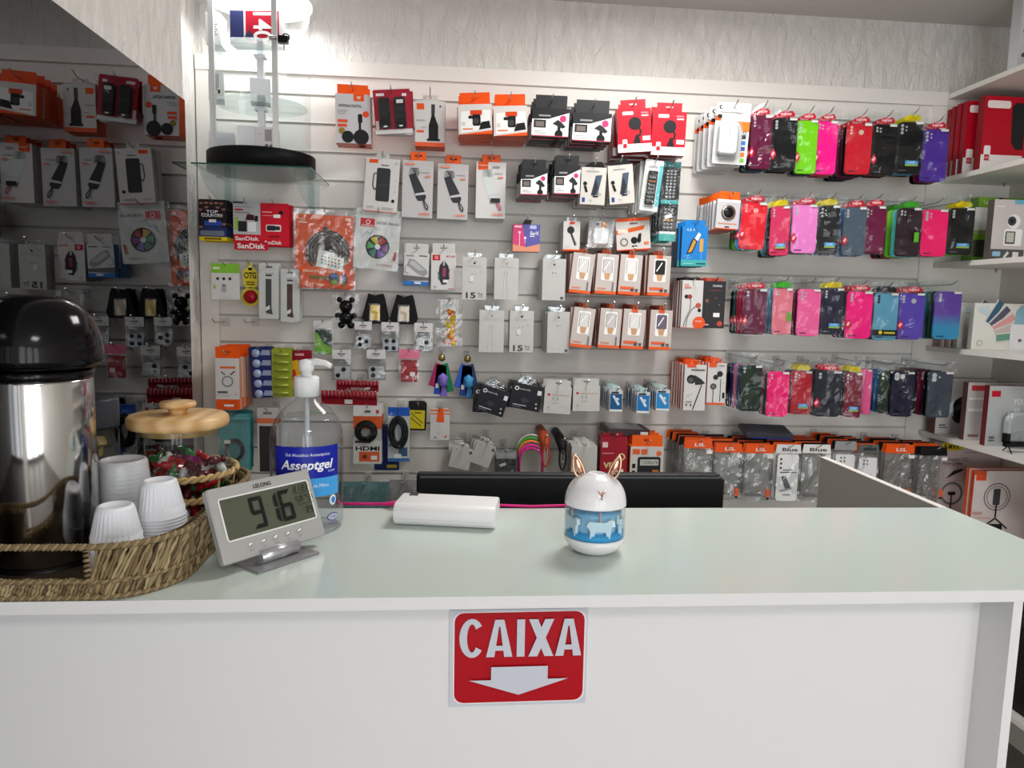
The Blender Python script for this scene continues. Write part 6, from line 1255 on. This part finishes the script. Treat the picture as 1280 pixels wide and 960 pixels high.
# ================================================================== RIGHT SHELVES
def shelf_items():
    def sbox(name, label, px, Y, shelf, h, w, d, col, side, art=None, group=None, rz=0):
        X = onY(px, (0, 170, 300, 420, 520, 620, 900)[shelf], Y).x; z = SHZ[shelf]+.0165
        X = max(X, XSHELF+.002); w = min(w, XRW-.004-X)
        t = thing(name, label, 'box', (X, Y, z), (0, 0, rz), group)
        mb = MB(); mb.box(0, w, 0, d, 0, h, M(side, .35), M(col, .35)); mb.build('carton', t)
        if art:
            sc = (.95 if name == 'keyboard_case_box' else .62) if w > .15 else 1; A = Art(w*sc, h); art(A); o = A.build('printed_front', t); o.location.x = w*sc/2
        return t
    def a_red(A): A.R(0, 0, 1, .22, (240, 238, 238)).RR(.06, .84, .62, .94, (246, 232, 232), .3).P([(.66, .86), (.70, .40), (.80, .30), (1, .30), (1, .92), (.74, .92)], (34, 36, 38)).RR(.06, .16, .22, .34, (242, 240, 240), .2).R(.08, .14, .2, .22, (190, 16, 40)).T('LED', .14, .18, .1, .03, WHT)
    for k, (px, Y, h) in enumerate(((1228, 2.262, .232), (1206, 2.318, .230), (1196, 2.346, .229), (1188, 2.372, .226), (1183, 2.393, .222))):
        sbox('headset_box', 'red and white headset box on the second shelf, '+('nearest the camera', 'second from the front', 'third from the front', 'fourth from the front', 'farthest back')[k], px, Y, 1, h, .24, (.03, .020, .018, .016, .016)[k], (190, 16, 40), (140, 12, 30), a_red, 'red headset boxes')
    def a_cam(A): A.R(0, 0, 1, .18, (90, 88, 88)).R(.6, .93, 1, 1, (110, 180, 210)).RR(.36, .24, .90, .52, (246, 246, 246), .12).RR(.40, .27, .70, .48, (90, 88, 86), .1).R(.44, .30, .66, .46, (196, 200, 190)).C(.62, .64, .20, (240, 240, 240)).C(.56, .65, .13, (70, 72, 76)).C(.56, .65, .06, (30, 32, 36)).RR(.06, .06, .3, .14, (150, 200, 226)).P([(.38, .05), (.44, .03), (.56, .12), (.5, .15)], (230, 230, 230)).R(.66, .05, .84, .14, (240, 230, 226)).R(.06, .87, .3, .89, WHT)
    sbox('security_camera_box', 'pale box printed with a white indoor camera', 1239, 2.186, 2, .186, .18, .028, (206, 200, 198), (96, 90, 88), a_cam)
    def a_kid(A): A.R(0, .58, 1, 1, (226, 226, 220)).R(0, .40, 1, .50, (110, 170, 40)).R(0, .0, 1, .08, (110, 170, 40)).R(0, .08, 1, .40, (60, 70, 50)).C(.60, .84, .16, (196, 150, 130)).P([(.45, .86), (.78, .86), (.72, .95), (.5, .95)], (60, 40, 34)).P([(.4, .6), (.9, .6), (.76, .75), (.5, .75)], (70, 60, 84)).C(.5, .30, .13, (170, 124, 104)).P([(.38, .32), (.64, .32), (.58, .39), (.44, .39)], (44, 30, 26)).P([(.2, .09), (.84, .09), (.66, .22), (.36, .22)], (70, 66, 80))
    sbox('tablet_box', 'green and white box with a child photo beside the camera box', 1216, 2.27, 2, .172, .12, .05, (150, 176, 110), (90, 140, 40), a_kid)
    sbox('tablet_box', 'green box top showing behind the camera box', 1219, 2.335, 2, .215, .20, .04, (126, 176, 50), (90, 140, 40), lambda A: A.R(.0, .86, 1, 1, (136, 186, 60)).R(.70, .86, .82, 1, (20, 70, 40)).R(.82, .86, 1, 1, (160, 130, 50)).T('Tablet', .3, .92, .28, .05, (220, 236, 200)))
    def a_fan(A):
        for k, (c, a) in enumerate((((60, 100, 124), 1.05), ((96, 90, 110), .82), ((226, 160, 160), .58), ((206, 190, 186), .36), ((110, 160, 140), .12))):
            ca, sa = math.cos(a), math.sin(a); R0_, R1_ = .34, .76; W_ = .055; r = A.w/A.h
            for (q, cc, ww) in ((0, (214, 214, 206), 1.5), (.0, c, 1.0)):
                A.P([(.10+R0_*ca+sa*W_*ww, .20+(R0_*sa-ca*W_*ww)*r), (.10+R1_*ca+sa*W_*ww, .20+(R1_*sa-ca*W_*ww)*r), (.10+R1_*ca-sa*W_*ww, .20+(R1_*sa+ca*W_*ww)*r), (.10+R0_*ca-sa*W_*ww, .20+(R0_*sa+ca*W_*ww)*r)], cc)
        A.RING(.14, .14, .055, .015, (180, 180, 176)).P([(.74, .5), (1, .5), (1, .98), (.86, .96), (.76, .84)], (140, 186, 204)).R(.68, .0, 1, .56, (232, 232, 236)).R(.84, .18, .9, .24, (90, 90, 94)).P([(.1, .80), (.28, .74), (.24, .94), (.1, .9)], (200, 220, 230))
    sbox('keyboard_case_box', 'white box with a fan of coloured cases, front of the third shelf', 1215, 2.235, 3, .150, .20, .02, (228, 228, 222), (190, 190, 184), a_fan, 'fan-printed boxes')
    sbox('keyboard_case_box', 'white box of coloured cases tucked second on the third shelf', 1197, 2.30, 3, .150, .20, .02, (220, 220, 214), (180, 180, 174), a_fan, 'fan-printed boxes')
    for k, px in enumerate((1187, 1178, 1172)):
        sbox('slim_box', 'slim pale pink box at the back of the third shelf, '+('front', 'middle', 'rear')[k]+' of three', px, (2.338, 2.365, 2.390)[k], 3, (.09, .088, .086)[k], .16, .018, ((214, 204, 198), (206, 190, 186), (190, 160, 156))[k], (180, 150, 146), lambda A: A.R(.06, .3, .3, .36, GRY), 'slim boxes on the third shelf')
    def a_hp(A): A.C(.74, .46, .32, (34, 34, 36)).C(.68, .36, .26, (60, 60, 62)).C(.66, .34, .14, (24, 24, 26)).P([(.62, .6), (.8, .9), (.95, .9), (.95, .5)], (70, 70, 74)).R(.1, .10, .34, .12, GRY).R(.1, .14, .28, .17, (120, 120, 122))
    def a_you(A): A.R(.06, .82, .28, .92, (196, 24, 48)).T('YOUR', .80, .74, .38, .10, (232, 234, 236), .02).T('IS', .72, .58, .14, .10, (232, 234, 236), .02).R(.08, .08, .22, .10, (90, 92, 94)).R(.08, .12, .22, .16, (110, 112, 114)).RR(.52, .02, 1, .50, (150, 156, 160), .2).RR(.62, .0, 1, .44, (180, 186, 190), .2).L([(.42, .06), (.52, .58)], .04, (226, 230, 232))
    sbox('headphone_box', 'grey box lettered YOUR IS, front of the fourth shelf', 1234, 2.128, 4, .190, .22, .022, (186, 190, 190), (110, 40, 44), a_you)
    sbox('headphone_box', 'silver foil box with red mark, second on the fourth shelf', 1207, 2.222, 4, .190, .20, .024, (206, 202, 200), (90, 60, 60), lambda A: A.R(.1, .86, .5, .95, (200, 60, 70)).R(.75, .1, 1, .92, (120, 120, 124)).R(.05, .7, .7, .74, (240, 240, 240)).R(.05, .5, .72, .55, (238, 238, 238)).R(.1, .06, .4, .10, (150, 120, 110)))
    sbox('headphone_box', 'white box with black headphones, rear of the fourth shelf', 1170, 2.34, 4, .190, .21, .03, (222, 220, 218), (120, 60, 60), a_hp)
    # phone stand on the fourth shelf
    z = SHZ[4]+.016; p = Vector((1.69, 2.02, z)); t = thing('phone_stand', 'small black bar stand with thin legs on the fourth shelf', 'stand', p)
    MB().box(-.02, .14, 0, .014, .018, .034, BLK).build('bar', t); MB().box(-.02, -.008, 0, .02, .03, .058, BLK).build('end_stop', t)
    for x in (-.005, .10): MB().tube([(x, .01, .02), (x-.012, -.02, .0018)], .0018, 6, BLK).build('leg', t); MB().tube([(x, .01, .02), (x, .03, .0018)], .0018, 6, BLK).build('leg', t)
    it = thing('film_bag', 'clear film bag of a grey gadget standing behind the black bar stand', 'bag', (1.72, 2.086, z)); MB().prism(rrect(.10, .11, .03, 6, .06, .056), 0, .03, M((176, 182, 186), .3), cham=.006).build('gadget', it); MB().sheet(.14, .13, 8, 8, BAG, y=-.012, amp=.005, seed=12).build('bag_film', it, (.06, 0, 0))
    # ring light boxes under the fifth board
    def a_ring(A): A.P([(.0, .90), (.0, 1), (.4, 1), (.62, .955), (.5, .91)], (222, 196, 30)).T('B-MAX', .26, .955, .40, .06, (40, 36, 30), .02).T('Iluminador LED', .40, .80, .66, .045, (90, 84, 84)).T('Ring Light', .32, .745, .52, .045, (60, 56, 56), .02).RING(.36, .38, .30, .06, (120, 122, 124)).P([(.16, .56), (.60, .66), (.62, .69), (.36, .66)], (50, 50, 52)).R(.34, .1, .38, .36, (60, 60, 62)).RR(.26, .36, .46, .40, (40, 40, 42)).L([(.1, .54), (.66, .54), (.66, .72), (.1, .72), (.1, .54)], .006, (200, 120, 130)).R(.6, .88, .96, .89, (170, 150, 148))
    zb = .70+.0165
    t = sbox('ring_light_box', 'pale pink ring light box with a yellow flash', 1172, 2.325, 5, .285, .22, .04, (214, 200, 200), (196, 180, 180), a_ring)
    def a_ring2(A): A.R(.0, .94, .3, 1.0, (200, 84, 50)).R(.04, .86, .30, .95, (226, 84, 50)).RING(.62, .62, .34, .02, (60, 60, 62)).RING(.62, .62, .27, .015, (90, 90, 92)).RR(.52, .50, .70, .74, (70, 70, 74), .15).R(.60, .32, .64, .50, BK).P([(.30, .18), (.62, .32), (.62, .29), (.32, .16)], (50, 50, 52)).P([(.96, .16), (.62, .32), (.62, .29), (.94, .14)], (50, 50, 52)).RR(.42, .02, .82, .22, (24, 24, 26), .2).R(.02, .36, .26, .40, (210, 160, 150)).R(.02, .30, .5, .32, (220, 180, 170))
    t = sbox('tripod_light_box', 'white and orange ring light tripod box, larger front one', 1216, 2.165, 5, .225, .24, .014, (226, 216, 214), (196, 70, 40), a_ring2, 'tripod light boxes')
    t = sbox('tripod_light_box', 'orange edged tripod box just behind the larger front one', 1209, 2.187, 5, .228, .24, .014, (222, 190, 180), (206, 84, 50), None, 'tripod light boxes')
    for k in range(3):
        sbox('black_carton', 'black carton on the lowest shelf, '+('nearest', 'middle', 'far')[k]+' of three', 1330 if k == 0 else 1300, (1.62, 1.82, 2.05)[k], 6, .26, .22, .16, (16, 16, 18), (14, 14, 16), None, 'black cartons on the lowest shelf')
    t = thing('red_carton', 'red carton at the near end of the second lowest shelf', 'box', (1.68, 1.62, .7165)); MB().box(0, .2, 0, .2, 0, .2, M((150, 20, 34), .4)).build('carton', t); MB().box(-.0006, .1, -.0006, .0, .02, .05, M((220, 190, 190), .4)).build('printed_band', t)
    # white bracket rail standing on the topmost board
    t = thing('white_rail', 'white metal rail with bolt holes standing on the topmost shelf', 'rail', (1.70, 2.165, 2.157+.0165)); MB().box(0, .05, 0, .04, 0, .24, M((226, 228, 232), .35)).build('rail', t); MB().box(-.004, .06, -.004, .045, .0, .006, M((170, 150, 110), .5)).build('foot', t)
    for z in (.05, .12): MB().lathe([(.006, 0), (.006, .002), (.0005, .002)], 12, M((90, 92, 94), .4)).build('bolt', t, (.016, -.0005, z), (PI/2, 0, 0))
shelf_items()

# ================================================================== GLASS SHELF AND LOCKED DISPLAY
def display():
    zg = onY(300, 205, 2.10).z
    t = thing('glass_shelf', 'green-edged glass shelf on clear brackets at the upper left', 'shelf', (-.55, 2.25, zg))
    x0, x1, y0, y1 = -.152, .166, -.15, D-.002-2.25
    MB().box(x0, x1, y0, y1, -.004, 0, GLASSM).build('glass_pane', t)
    E_ = M((40, 84, 72), .15); mb = MB(); mb.box(x0, x1, y0-.0004, y0, -.004, 0, E_); mb.build('front_edge', t); MB().box(x1, x1+.0004, y0, y1, -.004, 0, E_).build('side_edge', t)
    for x, w in ((-.138, 0), (.118, 1)):
        b = MB(); pr_ = [(y0+.01, -.0045), (y1, -.0045), (y1, -.095), (y1-.03, -.095), (y0+.09, -.055), (y0+.03, -.02)]
        vs = [(x+s_*.002, p[0], p[1]) for s_ in (-1, 1) for p in pr_]; n = len(pr_)
        b.add(vs, [tuple(range(n)), tuple(reversed(range(n, 2*n)))]+[(i, n+i, n+(i+1) % n, (i+1) % n) for i in range(n)], ACRYL); b.build('bracket', t)
        MB().box(x-.018, x+.018, y1-.004, y1, -.11, .0-.005, ACRYL).build('bracket_plate', t)
    zb = zg+.0005; C0 = Vector((-.552, 2.258, zb)); RR_ = .152
    t = thing('rotating_display', 'tall clear acrylic cylinder display with black base and lock', 'display case', C0)
    MB().lathe([(RR_, 0), (RR_, .050), (RR_-.002, .052), (.001, .052)], 64, M((12, 12, 13), .5, name='carbon_film', spec=.12)).build('base_disc', t)
    zs = [onY(300, y, 2.12).z-zb for y in (117, 46, 3)]
    for k, z in enumerate(zs[:2]):
        MB().lathe([(.0005, z), (.128, z), (.130, z+.001), (.128, z+.003), (.0005, z+.003)], 48, ACRYL, cap=False).build('inner_shelf', t)
    MB().lathe([(.138, .052), (.138, .545)], 56, clear('display_tube', tint=(250, 252, 252), base=.012, rough=.02), cap=False).build('clear_tube', t)
    for px in (258, 343):
        x = onY(px, 120, 2.128).x-C0.x; y = -math.sqrt(max(.0001, .137**2-x*x)); MB().box(x-.007, x+.007, y-.006, y+.006, -.0 if 0 else .0005, .545, M((214, 214, 214), .4)).build('post', t)
    MB().box(-.009, .009, -.009, .009, .052, .47, M((232, 232, 234), .35)).build('centre_post', t)
    for z in (zs[0]-.012, zs[1]-.012):
        MB().box(-.016, .016, -.016, .016, z, z+.008, M((240, 240, 240), .3)).build('collar', t)
    MB().lathe([(.0005, .475), (.146, .475), (.146, .482), (.0005, .482)], 48, M((240, 240, 240), .5, name='lit_disc', emit=.9), cap=False).build('lit_top_disc', t)
    l = bpy.data.lights.new('display_led', 'AREA'); l.shape = 'DISK'; l.size = .28; l.energy = 2.1; l.color = (1, .99, .98); lo = bpy.data.objects.new('display_led', l); COL.objects.link(lo); lo.location = C0+Vector((0, 0, .472))
    x = onY(351, 50, 2.12).x-C0.x; z = onY(351, 50, 2.12).z-zb; lk = MB().box(x-.004, x+.022, -.158, -.140, z-.012, z+.006, BLK).build('lock', t)
    mb = MB(); mb.tube([(x+.016+.009*math.cos(a), -.150, z+.004+.009*math.sin(a)) for a in [2*PI*k/14 for k in range(14)]], .002, 6, BLK, closed=True); mb.build('key_head', lk); MB().box(x+.010, x+.013, -.152, -.150, z-.030, z-.012, ALU).build('key_blade', lk); MB().lathe([(.006, -.02), (.006, .0)], 12, ALU).build('lock_barrel', lk, (x-.008, -.149, z+.002), (PI/2, 0, PI/2))
    def ibox(label, px, py, Y, wpx, hpx, dep, col, side, art=None, rz=0, short='box'):
        P = onY(px, py, Y); k = mpp(P); w, h = wpx*k, hpx*k
        lv = min([.0525]+[z_+.0035 for z_ in zs[:2]], key=lambda v: abs(zb+v-(P.z-h/2))); b = thing('boxed_gadget', label, 'box', (P.x, Y, zb+lv), (0, 0, rz), 'boxes in the display case')
        MB().box(-w/2, w/2, 0, dep, 0, h, M(side, .4), M(col, .4)).build('carton', b)
        if art: A = Art(w, h); art(A); A.build('printed_front', b)
    ibox('white printed box on the display upper level, left one', 266, 22, 2.205, 18, 38, .06, (232, 232, 232), (220, 220, 222), lambda A: [A.R(.2, .3+.08*k, .8-.1*(k % 2), .33+.08*k, (130, 130, 132)) for k in range(6)] and None)
    ibox('red and navy box lettered 140 on the display upper level', 318, 24, 2.185, 62, 40, .05, (176, 22, 44), (224, 224, 228), lambda A: A.R(0, 0, .28, 1, (48, 54, 100)).R(.28, .0, .32, 1, (214, 206, 204)).P([(.26, .0), (.40, .0), (.50, .2), (.40, .42), (.32, .3)], (60, 60, 90)).T('140', .66, .52, .56, .58, WHT, .02, -PI/2) and None, rz=-.12)
    ibox('white printed box on the display middle level', 270, 98, 2.20, 18, 33, .07, (228, 228, 226), (236, 236, 240), lambda A: [A.R(.12+.12*k, .3+.1*(k % 3), .17+.12*k, .92, (110, 110, 112)) for k in range(5)] and A.R(.6, .2, .75, .34, BK) and None, rz=.25)
    ibox('plain white box on the display middle level, right one', 325, 100, 2.21, 24, 28, .06, (236, 236, 240), (226, 226, 230), None, rz=.2)
    ibox('wide plain white box on the display base, left one', 277, 168, 2.22, 30, 24, .06, (228, 230, 236), (214, 216, 224), None, rz=.2)
    ibox('white box standing in front of the display centre post', 308, 165, 2.165, 22, 28, .05, (232, 232, 236), (224, 220, 222), None, rz=.1)
    ibox('white box with grey pictures on the display base, right one', 331, 168, 2.175, 22, 28, .05, (236, 228, 228), (226, 226, 228), lambda A: A.R(.5, .4, .9, .9, (170, 160, 164)).C(.6, .2, .1, (110, 104, 106)).C(.85, .18, .09, (110, 104, 106)).R(.1, .7, .3, .72, (220, 150, 140)) and None, rz=-.15)
display()
